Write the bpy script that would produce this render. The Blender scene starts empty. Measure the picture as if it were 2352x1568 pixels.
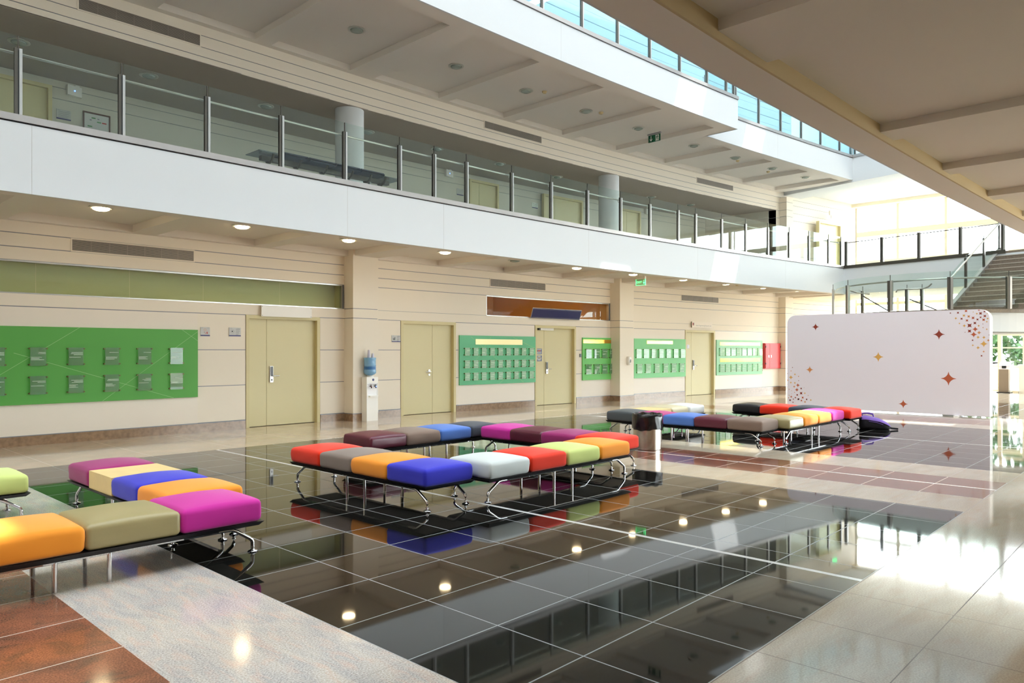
import bpy, bmesh, math, random
from mathutils import Vector, Matrix
random.seed(7)
S = bpy.context.scene
COL = S.collection
PI = math.pi

# ------------------------------------------------------------------ curves of the building (metres)
def Yw(x):                       # inner face of the left wall, gently curved
    return 13.86 - .0041 * max(0., x - 7.) ** 2
def Ye(x):                       # edge of the slab over the viewer
    t = max(0., x - 5.)
    return 2.66 - .0165 * t - .0015 * t * t
def wang(x):                     # tangent angle of the wall
    return math.atan2(Yw(x + .05) - Yw(x - .05), .1)

# ------------------------------------------------------------------ materials
def lin(c):
    return tuple(((v / 255.) / 12.92 if v / 255. <= .04045 else ((v / 255. + .055) / 1.055) ** 2.4) for v in c)
def base(name):
    m = bpy.data.materials.new(name); m.use_nodes = True
    return m, m.node_tree, m.node_tree.nodes['Principled BSDF']
def mat(name, rgb, rough=.6, metal=0., spec=.5, emit=None, es=0., noise=0., nscale=40., bump=0., bscale=200., coat=0., sheen=0.):
    m, nt, b = base(name)
    c = lin(rgb)
    b.inputs['Base Color'].default_value = (*c, 1)
    b.inputs['Roughness'].default_value = rough
    b.inputs['Metallic'].default_value = metal
    b.inputs['Specular IOR Level'].default_value = spec
    b.inputs['Coat Weight'].default_value = coat
    b.inputs['Sheen Weight'].default_value = sheen
    if emit:
        b.inputs['Emission Color'].default_value = (*lin(emit), 1)
        b.inputs['Emission Strength'].default_value = es
    if noise:
        tc = nt.nodes.new('ShaderNodeTexCoord'); n = nt.nodes.new('ShaderNodeTexNoise'); r = nt.nodes.new('ShaderNodeValToRGB')
        n.inputs['Scale'].default_value = nscale; n.inputs['Detail'].default_value = 4
        r.color_ramp.elements[0].color = (*[v * (1 - noise) for v in c], 1); r.color_ramp.elements[0].position = .3
        r.color_ramp.elements[1].color = (*[min(1, v * (1 + noise)) for v in c], 1); r.color_ramp.elements[1].position = .7
        nt.links.new(tc.outputs['Object'], n.inputs['Vector']); nt.links.new(n.outputs['Fac'], r.inputs['Fac'])
        nt.links.new(r.outputs['Color'], b.inputs['Base Color'])
    if bump:
        tc = nt.nodes.new('ShaderNodeTexCoord'); n = nt.nodes.new('ShaderNodeTexNoise'); u = nt.nodes.new('ShaderNodeBump')
        n.inputs['Scale'].default_value = bscale; n.inputs['Detail'].default_value = 3
        u.inputs['Strength'].default_value = bump; u.inputs['Distance'].default_value = .002
        nt.links.new(tc.outputs['Object'], n.inputs['Vector']); nt.links.new(n.outputs['Fac'], u.inputs['Height'])
        nt.links.new(u.outputs['Normal'], b.inputs['Normal'])
    return m
def glass(name, tint, ior=1.45, gloss=(1, 1, 1), extra=0.):
    m = bpy.data.materials.new(name); m.use_nodes = True; nt = m.node_tree; nt.nodes.clear()
    o = nt.nodes.new('ShaderNodeOutputMaterial'); mx = nt.nodes.new('ShaderNodeMixShader'); f = nt.nodes.new('ShaderNodeFresnel')
    t = nt.nodes.new('ShaderNodeBsdfTransparent'); g = nt.nodes.new('ShaderNodeBsdfGlossy')
    f.inputs['IOR'].default_value = ior; t.inputs['Color'].default_value = (*tint, 1)
    g.inputs['Color'].default_value = (*gloss, 1); g.inputs['Roughness'].default_value = .0
    gg = nt.nodes.new('ShaderNodeNewGeometry'); iv = nt.nodes.new('ShaderNodeMath'); iv.operation = 'SUBTRACT'; iv.inputs[0].default_value = 1.; nt.links.new(gg.outputs['Backfacing'], iv.inputs[1])
    ml = nt.nodes.new('ShaderNodeMath'); ml.operation = 'MULTIPLY'; nt.links.new(f.outputs['Fac'], ml.inputs[0]); nt.links.new(iv.outputs[0], ml.inputs[1])
    nt.links.new(ml.outputs[0], mx.inputs['Fac']); nt.links.new(t.outputs['BSDF'], mx.inputs[1]); nt.links.new(g.outputs['BSDF'], mx.inputs[2])
    last = mx
    if extra:
        d = nt.nodes.new('ShaderNodeBsdfDiffuse'); d.inputs['Color'].default_value = (*tint, 1)
        m2 = nt.nodes.new('ShaderNodeMixShader'); m2.inputs['Fac'].default_value = extra
        nt.links.new(mx.outputs['Shader'], m2.inputs[1]); nt.links.new(d.outputs['BSDF'], m2.inputs[2]); last = m2
    nt.links.new(last.outputs['Shader'], o.inputs['Surface'])
    return m

def stone(name, c1, c2, c3, rough, x0, px, y0, py, seamcol, w, vs=(1.6, 5., 1.), spec=.5, speck=.12, wav=.02, stretch=(1, 1, 1), veins=.5):
    """Polished stone slabs: mottled colour, fine specks, thin joints on a grid."""
    m, nt, b = base(name); N = nt.nodes.new; L = nt.links.new
    geo = N('ShaderNodeNewGeometry'); sep = N('ShaderNodeSeparateXYZ'); L(geo.outputs['Position'], sep.inputs[0])
    mp = N('ShaderNodeMapping'); mp.inputs['Scale'].default_value = stretch; mp.inputs['Rotation'].default_value = (0, 0, .5 if stretch != (1, 1, 1) else 0)
    L(geo.outputs['Position'], mp.inputs['Vector'])
    n1 = N('ShaderNodeTexNoise'); n1.inputs['Scale'].default_value = vs[0]; n1.inputs['Detail'].default_value = 6; n1.inputs['Distortion'].default_value = vs[2]
    L(mp.outputs[0], n1.inputs['Vector'])
    r1 = N('ShaderNodeValToRGB'); e = r1.color_ramp.elements
    e[0].position = .35; e[0].color = (*lin(c1), 1); e[1].position = .65; e[1].color = (*lin(c2), 1)
    L(n1.outputs['Fac'], r1.inputs['Fac'])
    n3 = N('ShaderNodeTexNoise'); n3.inputs['Scale'].default_value = vs[1]; n3.inputs['Detail'].default_value = 5; n3.inputs['Distortion'].default_value = .8
    L(mp.outputs[0], n3.inputs['Vector'])
    r3 = N('ShaderNodeValToRGB'); r3.color_ramp.elements[0].position = .5; r3.color_ramp.elements[1].position = .72
    r3.color_ramp.elements[0].color = (0, 0, 0, 1); r3.color_ramp.elements[1].color = (veins, veins, veins, 1)
    L(n3.outputs['Fac'], r3.inputs['Fac'])
    mxv = N('ShaderNodeMix'); mxv.data_type = 'RGBA'; L(r3.outputs['Color'], mxv.inputs[0]); L(r1.outputs['Color'], mxv.inputs[6]); mxv.inputs[7].default_value = (*lin(c3), 1)
    n2 = N('ShaderNodeTexNoise'); n2.inputs['Scale'].default_value = 110; n2.inputs['Detail'].default_value = 2; L(geo.outputs['Position'], n2.inputs['Vector'])
    mx = N('ShaderNodeMix'); mx.data_type = 'RGBA'; mx.blend_type = 'OVERLAY'; mx.inputs[0].default_value = speck * 3
    L(mxv.outputs[2], mx.inputs[6]); L(n2.outputs['Fac'], mx.inputs[7])
    def line(axis, o, p, ww):
        a = N('ShaderNodeMath'); a.operation = 'SUBTRACT'; L(sep.outputs[axis], a.inputs[0]); a.inputs[1].default_value = o - p / 2
        q = N('ShaderNodeMath'); q.operation = 'FLOORED_MODULO'; L(a.outputs[0], q.inputs[0]); q.inputs[1].default_value = p
        s = N('ShaderNodeMath'); s.operation = 'SUBTRACT'; L(q.outputs[0], s.inputs[0]); s.inputs[1].default_value = p / 2
        t = N('ShaderNodeMath'); t.operation = 'ABSOLUTE'; L(s.outputs[0], t.inputs[0])
        k = N('ShaderNodeMath'); k.operation = 'LESS_THAN'; L(t.outputs[0], k.inputs[0]); k.inputs[1].default_value = ww
        return k.outputs[0]
    mask = None
    for axis, o, p in ((0, x0, px), (1, y0, py)):
        if not p: continue
        k = line(axis, o, p, w)
        if mask is None: mask = k
        else:
            g = N('ShaderNodeMath'); g.operation = 'MAXIMUM'; L(mask, g.inputs[0]); L(k, g.inputs[1]); mask = g.outputs[0]
    ms = N('ShaderNodeMix'); ms.data_type = 'RGBA'; L(mask, ms.inputs[0]); L(mx.outputs[2], ms.inputs[6]); ms.inputs[7].default_value = (*lin(seamcol), 1)
    L(ms.outputs[2], b.inputs['Base Color'])
    rr = N('ShaderNodeMath'); rr.operation = 'MULTIPLY_ADD'; L(mask, rr.inputs[0]); rr.inputs[1].default_value = .4; rr.inputs[2].default_value = rough
    L(rr.outputs[0], b.inputs['Roughness'])
    b.inputs['Specular IOR Level'].default_value = spec
    nb = N('ShaderNodeTexNoise'); nb.inputs['Scale'].default_value = 1.3; nb.inputs['Detail'].default_value = 1; L(geo.outputs['Position'], nb.inputs['Vector'])
    bp = N('ShaderNodeBump'); bp.inputs['Strength'].default_value = wav; bp.inputs['Distance'].default_value = .02
    L(nb.outputs['Fac'], bp.inputs['Height']); L(bp.outputs['Normal'], b.inputs['Normal'])
    return m

M = {}
M['fascia'] = mat('white_plaster', (214, 218, 221), .75)
M['cream'] = mat('cream_wall_panel', (232, 222, 206), .6)
M['pinkwhite'] = mat('off_white_wall_panel', (232, 222, 209), .5)
M['groove'] = mat('grey_aluminium_groove', (126, 130, 138), .45, .3)
M['gback'] = mat('groove_shadow_grey', (92, 92, 94), .6)
M['soffit'] = mat('warm_white_soffit', (224, 217, 208), .75)
M['slab'] = mat('painted_concrete_slab', (228, 222, 214), .85)
M['tan'] = mat('cream_ochre_edge_face', (196, 178, 140), .8)
M['corr'] = mat('corridor_paint', (206, 203, 190), .7)
M['corrceil'] = mat('corridor_ceiling_paint', (176, 166, 154), .8)
M['door'] = mat('pale_yellow_door', (212, 202, 158), .45)
M['doorf'] = mat('pale_yellow_frame', (208, 196, 148), .45)
M['base'] = mat('brown_granite_skirting', (146, 120, 96), .18, noise=.22, nscale=14)
M['curb'] = mat('grey_metal_curb', (176, 172, 170), .35, .55, noise=.05, nscale=3)
M['alu'] = mat('brushed_aluminium', (186, 184, 180), .3, .9)
M['alud'] = mat('dark_aluminium', (92, 88, 82), .35, .8)
M['steel'] = mat('brushed_steel', (190, 182, 170), .25, 1., noise=.08, nscale=20)
M['chrome'] = mat('chrome', (225, 226, 228), .07, 1.)
M['blackm'] = mat('black_bench_tray', (16, 16, 17), .4)
M['dark'] = mat('dark_plastic_and_shadow_line', (24, 24, 26), .3)
M['white'] = mat('white_plastic', (236, 234, 228), .4)
M['grill'] = mat('grey_grille_metal', (150, 141, 131), .45, .2)
M['grilld'] = mat('grille_depth', (58, 54, 50), .7)
M['navy'] = mat('navy_sign', (44, 46, 92), .25)
M['navyb'] = mat('navy_strip', (26, 26, 104), .4)
M['signg'] = mat('pale_grey_sign', (190, 190, 188), .4)
M['ink'] = mat('dark_print', (40, 42, 48), .6)
M['redink'] = mat('red_print', (178, 52, 36), .6)
M['grey'] = mat('grey_print', (140, 142, 146), .6)
M['red'] = mat('red_cabinet_paint', (214, 62, 66), .4)
M['gold'] = mat('polished_gold_strip', (226, 178, 84), .12, 1.)
M['goldm'] = mat('pale_gold_strip', (250, 222, 166), .3, .5)
M['bl1'] = mat('grass_green_board', (86, 164, 70), .55)
M['bl2'] = mat('sea_green_board', (96, 184, 136), .5)
M['bl3'] = mat('spring_green_board', (112, 200, 104), .5)
M['bl4'] = mat('mint_green_board', (128, 206, 140), .5)
M['bl5'] = mat('pale_mint_board', (150, 206, 164), .5)
M['bline'] = mat('faint_pale_line', (150, 200, 132), .6)
M['pq1'] = glass('green_glass_plaque', (.60, .78, .64), extra=.16)
M['pq2'] = glass('frosted_green_plaque', (.72, .92, .78), extra=.45)
M['pqtext'] = mat('white_plaque_text', (206, 226, 206), .6)
M['stud'] = mat('brown_standoff_stud', (118, 98, 64), .35, .6)
M['rail_glass'] = glass('clear_railing_glass', (.90, .95, .925))
M['blue_glass'] = glass('blue_tinted_glass', (.72, .88, .93), extra=.12)
M['clear'] = glass('clear_glass', (.97, .985, .98))
M['green_glass'] = glass('greenish_clerestory_glass', (.90, .94, .86), extra=.0)
M['blind'] = mat('pale_blind_behind_glass', (214, 208, 178), .8)
M['warmroom'] = mat('warm_room_paint', (206, 168, 108), .7)
M['warmdark'] = mat('warm_room_wood', (150, 112, 62), .6)
M['strip'] = mat('warm_lamp_tube', (255, 236, 190), .5, emit=(255, 214, 150), es=9.)
M['lamp'] = mat('lit_lamp_diffuser', (255, 246, 226), .5, emit=(255, 226, 176), es=28.)
M['lampoff'] = mat('unlit_lamp_glass', (150, 162, 152), .2, spec=.7)
M['lamprim'] = mat('lamp_rim', (196, 196, 186), .3, .3)
M['sensor'] = mat('beige_sensor', (206, 186, 140), .5)
M['exitg'] = mat('exit_green', (0, 92, 62), .4)
M['exitw'] = mat('exit_white', (226, 232, 224), .5)
M['exitglow'] = mat('lit_exit_green', (120, 240, 160), .5, emit=(90, 255, 150), es=2.2)
M['exitplate'] = glass('edge_lit_exit_plate', (.72, .95, .78))
M['led'] = mat('blue_led', (90, 130, 255), .4, emit=(80, 120, 255), es=5.)
M['stairs'] = mat('brown_stone_tread', (122, 108, 94), .5, noise=.18, nscale=30)
M['nosing'] = mat('pale_step_nosing', (176, 166, 152), .5)
M['siding'] = mat('pale_blue_siding', (206, 222, 228), .7)
M['mull'] = mat('cream_mullion', (226, 216, 192), .5)
M['panel'] = mat('white_fabric_panel', (232, 228, 238), .8)
M['pedge'] = mat('white_panel_edge', (238, 238, 240), .6)
M['st_d'] = mat('star_dark_red', (140, 52, 34), .6)
M['st_r'] = mat('star_rust', (182, 88, 54), .6)
M['st_o'] = mat('star_orange', (206, 138, 84), .6)
M['st_g'] = mat('star_gold', (216, 166, 84), .6)
M['wood'] = mat('maple_wood', (240, 212, 152), .45, noise=.06, nscale=6)
M['bluewater'] = mat('blue_water_bottle', (120, 168, 206), .12, spec=.6)
M['bluelabel'] = mat('blue_bottle_label', (54, 112, 170), .4)
M['cup'] = mat('pale_paper_cup', (214, 210, 226), .6)
M['bag'] = mat('purple_backpack_cloth', (112, 84, 168), .75, bump=.4, bscale=60)
M['bagd'] = mat('black_backpack_cloth', (20, 17, 26), .85)
M['liner'] = mat('black_bin_bag', (14, 14, 16), .22, bump=.6, bscale=14)
M['seatgrey'] = mat('blue_grey_seat_pad', (62, 72, 88), .6)
M['ledgerey'] = glass('grey_glass_shelf', (.42, .46, .48), extra=.3)
M['kiosk'] = mat('taupe_kiosk', (138, 122, 106), .6)
M['paving'] = mat('pale_paving', (206, 198, 184), .9)
M['leaf'] = mat('tree_leaf', (66, 110, 58), .7, noise=.3, nscale=3)
M['bark'] = mat('tree_bark', (98, 80, 62), .9)
M['poster'] = mat('poster_paper', (206, 208, 206), .5)
M['pframe'] = mat('brown_poster_frame', (82, 44, 24), .5)
M['pgreen'] = mat('poster_green', (76, 140, 84), .6)

def fabric(name, rgb): return mat(name, rgb, .92, spec=.2, sheen=.25, bump=.18, bscale=420)
def leather(name, rgb): return mat(name, rgb, .34, spec=.5, bump=.12, bscale=90)
PAD = {
 'red': fabric('red_felt', (236, 54, 26)), 'taupe': fabric('taupe_felt', (138, 124, 116)), 'orange': fabric('orange_felt', (250, 158, 50)),
 'royal': fabric('royal_blue_felt', (54, 56, 200)), 'white': fabric('pale_grey_felt', (212, 220, 220)), 'lime': fabric('lime_felt', (206, 220, 134)),
 'maroon': leather('maroon_leather', (98, 38, 56)), 'brown': fabric('taupe_brown_felt', (132, 112, 100)), 'sky': fabric('cornflower_blue_felt', (84, 124, 204)),
 'slate': fabric('slate_grey_felt', (66, 72, 84)), 'magenta': fabric('magenta_felt', (206, 46, 160)), 'plum': fabric('plum_felt', (158, 44, 112)),
 'olive': leather('olive_leather', (168, 156, 112)), 'charcoal': fabric('charcoal_felt', (74, 80, 84)), 'black': leather('black_leather', (30, 30, 34)),
 'cream': leather('cream_leather', (212, 204, 172)), 'ivory': leather('ivory_leather', (232, 234, 232)),
 'pink': fabric('raspberry_felt', (186, 52, 122)),
}
M['black_stone'] = stone('black_granite', (19, 19, 18), (28, 27, 25), (36, 34, 31), .035, 4.205, .635, 4.08, .604, (150, 156, 160), .0042, speck=.10, wav=.016, veins=.3)
M['black_stone2'] = stone('black_granite_far', (19, 19, 18), (28, 27, 25), (36, 34, 31), .035, 14.0, .635, 4.08, .604, (130, 134, 138), .006, speck=.10, wav=.016, veins=.3)
M['pale_stone'] = stone('pale_pink_granite', (208, 200, 190), (186, 182, 180), (220, 190, 172), .1, 0, 0, 2.876, 2.416, (150, 140, 132), .002, vs=(3.4, 7., .8), speck=.3, wav=.008, stretch=(2.4, .7, 1), veins=.6)
M['red_stone'] = stone('red_granite', (156, 100, 74), (126, 84, 66), (84, 74, 62), .1, .74, 4., 4.08, .604, (206, 192, 180), .004, vs=(2.4, 5., 1.2), speck=.34, wav=.008, veins=.8)
M['red_stone2'] = stone('red_granite_far', (150, 92, 70), (116, 80, 66), (88, 70, 60), .08, 9.55, 4., 4.08, .604, (196, 184, 176), .005, vs=(1.6, 3.6, 1.8), speck=.2, wav=.008, veins=.5)
M['beige_stone'] = stone('beige_granite', (196, 184, 166), (182, 170, 152), (186, 160, 138), .07, 4.22, .635, 1.054, .604, (112, 96, 84), .003, vs=(1.5, 4., 1.), speck=.12, wav=.01, stretch=(.6, 2.2, 1), veins=.5)
M['wall_stone'] = stone('beige_granite_by_wall', (196, 178, 156), (182, 166, 146), (190, 160, 136), .07, 4.22, 1.27, 13.2, 0, (150, 132, 116), .003, vs=(1.5, 4., 1.), speck=.12, wav=.008, veins=.5)
M['metal_strip'] = mat('pale_metal_floor_strip', (206, 208, 210), .3, .2)

# ------------------------------------------------------------------ mesh builder
ORG = {}
class MB:
    def __init__(s): s.v = []; s.f = []; s.m = []; s.mats = []
    def mi(s, m):
        m = M[m] if isinstance(m, str) else m
        if m not in s.mats: s.mats.append(m)
        return s.mats.index(m)
    def face(s, pts, m):
        i = len(s.v); s.v += [tuple(p) for p in pts]; s.f.append(tuple(range(i, i + len(pts)))); s.m.append(s.mi(m))
    def grid(s, rows, m, closed=False):
        """rows of equal length -> quads."""
        i0 = len(s.v); n = len(rows[0]); k = s.mi(m)
        for r in rows: s.v += [tuple(p) for p in r]
        for a in range(len(rows) - 1):
            for b in range(n if closed else n - 1):
                c = (b + 1) % n
                s.f.append((i0 + a * n + b, i0 + a * n + c, i0 + (a + 1) * n + c, i0 + (a + 1) * n + b)); s.m.append(k)
    def hexa(s, p, m):
        i = len(s.v); s.v += [tuple(q) for q in p]; k = s.mi(m)
        for q in ((3, 2, 1, 0), (4, 5, 6, 7), (0, 1, 5, 4), (1, 2, 6, 5), (2, 3, 7, 6), (3, 0, 4, 7)):
            s.f.append(tuple(i + j for j in q)); s.m.append(k)
    def box(s, x0, x1, y0, y1, z0, z1, m):
        s.hexa([(x0, y0, z0), (x1, y0, z0), (x1, y1, z0), (x0, y1, z0), (x0, y0, z1), (x1, y0, z1), (x1, y1, z1), (x0, y1, z1)], m)
    def cbox(s, x0, x1, o0, o1, z0, z1, m, cv=Yw, n=None):
        """box that follows a building curve; o = distance in front of the curve."""
        if n is None: n = max(1, int(math.ceil((x1 - x0) / 1.0)))
        o0, o1 = min(o0, o1), max(o0, o1)
        xs = [x0 + (x1 - x0) * i / n for i in range(n + 1)]
        rows = [[(x, cv(x) - o1, z0), (x, cv(x) - o1, z1), (x, cv(x) - o0, z1), (x, cv(x) - o0, z0)] for x in xs]
        s.grid(rows, m, True)
        s.face(rows[0], m); s.face(rows[-1][::-1], m)
    def tube(s, pts, r, m, n=8, caps=True):
        pts = [Vector(p) for p in pts]; rows = []
        up = Vector((0, 0, 1))
        for i, p in enumerate(pts):
            t = (pts[min(i + 1, len(pts) - 1)] - pts[max(i - 1, 0)]).normalized()
            a = t.cross(up)
            if a.length < 1e-3: a = t.cross(Vector((1, 0, 0)))
            a.normalize(); b = t.cross(a).normalized(); up = b if i else up
            if i: up = -a.cross(t) if False else b
            rr = r[i] if isinstance(r, (list, tuple)) else r
            rows.append([p + a * math.cos(2 * PI * j / n) * rr + b * math.sin(2 * PI * j / n) * rr for j in range(n)])
            up = Vector((0, 0, 1))
        s.grid(rows, m, True)
        if caps: s.face(rows[0][::-1], m); s.face(rows[-1], m)
    def lathe(s, prof, m, cx=0, cy=0, n=24, cap=True):
        rows = [[(cx + r * math.cos(2 * PI * j / n), cy + r * math.sin(2 * PI * j / n), z) for j in range(n)] for r, z in prof]
        s.grid(rows, m, True)
        if cap:
            s.face(rows[0][::-1], m); s.face(rows[-1], m)
    def plate(s, poly, fr, t0, t1, m):
        """polygon (u,v) on frame fr=(origin, U, V, N) extruded between t0 and t1 along N."""
        o, U, V, N_ = fr
        a = [o + U * u + V * v + N_ * t0 for u, v in poly]; b = [o + U * u + V * v + N_ * t1 for u, v in poly]
        s.face(b, m); s.face(a[::-1], m)
        k = len(poly)
        for i in range(k): s.face([a[i], a[(i + 1) % k], b[(i + 1) % k], b[i]], m)
    def build(s, name, parent=None, origin=None, smooth=False, local=False, sharp=40):
        me = bpy.data.meshes.new(name)
        o = Vector((0, 0, 0))
        if not local:
            if parent is not None: o = Vector(ORG[parent.name])
            elif origin is not None: o = Vector(origin)
        me.from_pydata([tuple(Vector(p) - o) for p in s.v], [], s.f)
        for m in s.mats: me.materials.append(m)
        me.polygons.foreach_set('material_index', s.m)
        bm = bmesh.new(); bm.from_mesh(me)
        if smooth: bmesh.ops.remove_doubles(bm, verts=bm.verts, dist=1e-5)
        bmesh.ops.recalc_face_normals(bm, faces=bm.faces)
        if smooth:
            for f in bm.faces: f.smooth = True
            for e in bm.edges:
                if len(e.link_faces) == 2 and e.calc_face_angle(0) > math.radians(sharp): e.smooth = False
        bm.to_mesh(me); bm.free()
        ob = bpy.data.objects.new(name, me); COL.objects.link(ob)
        if parent is not None: ob.parent = parent; ORG[ob.name] = ORG[parent.name]
        else:
            ob.location = o; ORG[ob.name] = tuple(o)
        return ob

def tag(o, label, cat=None, group=None, kind=None):
    o['label'] = label
    if cat: o['category'] = cat
    if group: o['group'] = group
    if kind: o['kind'] = kind
    return o
def thing(name, label, cat, loc=(0, 0, 0), rz=0., group=None, kind=None):
    o = bpy.data.objects.new(name, None); COL.objects.link(o); o.empty_display_size = .1
    o.location = loc; o.rotation_euler = (0, 0, rz); ORG[o.name] = tuple(loc)
    return tag(o, label, cat, group, kind)
def struct(o, label, cat): return tag(o, label, cat, None, 'structure')
def wframe(x, z, off=0.):
    """frame on the wall curve: U along the wall, V up, N into the hall."""
    a = wang(x)
    return (Vector((x, Yw(x) - off, z)), Vector((math.cos(a), math.sin(a), 0)), Vector((0, 0, 1)), Vector((math.sin(a), -math.cos(a), 0)))
def rect(u0, u1, v0, v1): return [(u0, v0), (u1, v0), (u1, v1), (u0, v1)]
def text(mb, s, fr, size, m, t=.002, align='CENTER'):
    cu = bpy.data.curves.new('txt', 'FONT'); cu.body = s; cu.size = size; cu.align_x = align; cu.align_y = 'CENTER'; cu.resolution_u = 2
    ob = bpy.data.objects.new('txt', cu); COL.objects.link(ob)
    bpy.context.view_layer.update()
    me = bpy.data.meshes.new_from_object(ob.evaluated_get(bpy.context.evaluated_depsgraph_get()))
    o, U, V, N_ = fr
    for p in me.polygons:
        mb.face([o + U * me.vertices[i].co.x + V * me.vertices[i].co.y + N_ * t for i in p.vertices], m)
    bpy.data.objects.remove(ob); bpy.data.curves.remove(cu); bpy.data.meshes.remove(me)

# ------------------------------------------------------------------ FLOOR
def Yf(x): return Yw(x) - 2.72
mb = MB()
XL, XR, YB = -9., 45., -9.
def zone(x0, x1, m, top=True):
    n = max(1, int((x1 - x0) / 1.))
    xs = [x0 + (x1 - x0) * i / n for i in range(n + 1)]
    for a, b in zip(xs, xs[1:]):
        mb.face([(a, 1.664, 0), (b, 1.664, 0), (b, Yf(b), 0), (a, Yf(a), 0)], m)
mb.face([(XL, YB, 0), (XR, YB, 0), (XR, 1.664, 0), (XL, 1.664, 0)], 'beige_stone')
sw = .022
for x0, x1, m in ((XL, -6.5, 'pale_stone'), (-6.5, -.76, 'black_stone'), (-.76, .09, 'pale_stone'), (.09, .74 - sw, 'red_stone'), (.74 - sw, .74 + sw, 'metal_strip'), (.74 + sw, 1.395, 'red_stone'),
                  (1.395, 2.30, 'pale_stone'), (2.30, 5.152, 'black_stone'), (5.152, 5.2, 'metal_strip'), (5.2, 8.05, 'black_stone'),
                  (8.05, 8.9, 'beige_stone'), (8.9, 9.55 - sw, 'red_stone2'), (9.55 - sw, 9.55 + sw, 'metal_strip'), (9.55 + sw, 10.15, 'red_stone2'), (10.15, 11.06, 'beige_stone'),
                  (11.06, 13.98 - sw, 'black_stone2'), (13.98 - sw, 13.98 + sw, 'metal_strip'), (13.98 + sw, 16.88, 'black_stone2'),
                  (16.88, 17.75, 'beige_stone'), (17.75, 19.0, 'red_stone2'), (19.0, 19.9, 'beige_stone'), (19.9, 25.7, 'black_stone2'), (25.7, XR, 'beige_stone')):
    zone(x0, x1, m)
n = 60
for i in range(n):
    a = XL + (XR - XL) * i / n; b = XL + (XR - XL) * (i + 1) / n
    mb.face([(a, Yf(a), 0), (b, Yf(b), 0), (b, 18.5, 0), (a, 18.5, 0)], 'wall_stone')
struct(mb.build('floor'), 'polished granite floor in black, beige, pink and red bands', 'floor')

# ------------------------------------------------------------------ LEFT WALL, ground level
ZS = 3.615
DOORS = [(7.02, 8.69), (10.84, 12.53), (15.36, 17.03), (22.33, 24.0)]
ROWS = [(.165, .86), (.86, 1.555), (1.555, 2.25)]
G = .007
mb = MB()
def panels(x0, x1, rows):
    for a, b in rows: mb.cbox(x0, x1, 0, -.06, a + G, b - G, 'cream')
plain = [(-6, 6.06), (12.62, 15.345), (17.28, 18.62), (19.31, 22.315), (24.02, 26.87)]
groov = [(6.06, 7.01), (8.70, 9.3), (9.97, 10.83), (12.54, 12.62), (17.04, 17.28), (26.87, 33.4)]
for a, b in plain: mb.cbox(a, b, 0, -.06, .165, 2.25 - G, 'pinkwhite')
for a, b in groov: panels(a, b, ROWS)
mb.cbox(-6, 33.4, 0, -.06, 2.25 + G, 2.46, 'cream')
for a, b in ((9.3, 13.57), (18.56, 33.4)): mb.cbox(a, b, 0, -.06, 2.46 + G, 2.99 - G, 'cream')
for z0, z1 in ((2.99, 3.205), (3.205, 3.428), (3.428, 3.76)):
    mb.cbox(-6, 33.4, 0, -.06, z0 + G, z1 - (G if z1 < 3.7 else 0), 'cream')
# recessed backing behind the joints
for a, b in ((-6, 7.02), (8.69, 10.84), (12.53, 15.36), (17.03, 22.33), (24.0, 33.4)):
    mb.cbox(a, b, -.012, -.06, .1, 2.46, 'groove')
mb.cbox(9.25, 13.57, -.012, -.06, 2.4, 3.0, 'groove'); mb.cbox(18.5, 33.4, -.012, -.06, 2.4, 3.0, 'groove')
mb.cbox(-6, 33.4, -.012, -.06, 2.99, 3.5, 'groove')
for a, b in DOORS: mb.cbox(a, b, -.02, -.06, 2.235, 2.3, 'cream')
# thick masonry behind, with door niches
for a, b in ((-6, 7.02), (8.69, 10.84), (12.53, 15.36), (17.03, 22.33), (24.0, 33.4)): mb.cbox(a, b, -.06, -.35, 0, 2.44, 'cream')
for a, b in DOORS: mb.cbox(a - .05, b + .05, -.2, -.35, 0, 2.44, 'cream')
struct(mb.build('wall_left'), 'long cream panelled wall with thin grey grooves', 'wall')
mb = MB()
for a, b in ((-6, 7.01), (8.70, 9.3), (9.97, 10.83), (12.54, 15.345), (17.04, 18.6), (19.31, 22.315), (24.02, 33.4)):
    mb.cbox(a, b, .015, -.01, 0, .155, 'base'); mb.cbox(a, b, .018, -.01, .155, .168, 'groove')
for a, b, f in ((9.3, 9.97, 13.5), (18.56, 19.31, 12.95)):
    mb.box(a - .015, b + .015, f - .015, f + .35, 0, .155, 'base'); mb.box(a - .018, b + .018, f - .018, f + .3, .155, .168, 'groove')
struct(mb.build('baseboard_left'), 'brown granite skirting along the cream wall', 'skirting')
for k, (a, b, f) in enumerate(((9.3, 9.97, 13.5), (18.56, 19.31, 12.95))):
    mb = MB(); z = [.165, 2.25, 2.46, 3.76]
    for z0, z1 in zip(z, z[1:]): mb.box(a, b, f, f + .5, z0 + (G if z0 > 1 else 0), z1 - (G if z1 < 3.5 else 0), 'cream')
    mb.box(a + .012, b - .012, f + .012, f + .49, .1, 3.7, 'groove')
    struct(mb.build('pillar'), ('square cream pillar behind the water cooler', 'square cream pillar carrying the hand sanitiser dispenser')[k], 'pillar')
mb = MB()
for z0, z1 in ((.165, .86), (.86, 1.555), (1.555, 2.25), (2.25, 2.46), (2.46, 2.99), (2.99, 3.205), (3.205, 3.62)):
    mb.cbox(27.95, 28.45, 0, .28, z0 + G, z1 - G, 'cream', n=1)
mb.cbox(27.965, 28.435, 0, .265, .1, 3.6, 'groove', n=1); mb.cbox(27.93, 28.47, 0, .3, 0, .155, 'base', n=1)
struct(mb.build('pillar'), 'narrow grooved cream pilaster beside the red fire cabinet', 'pillar')

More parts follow.
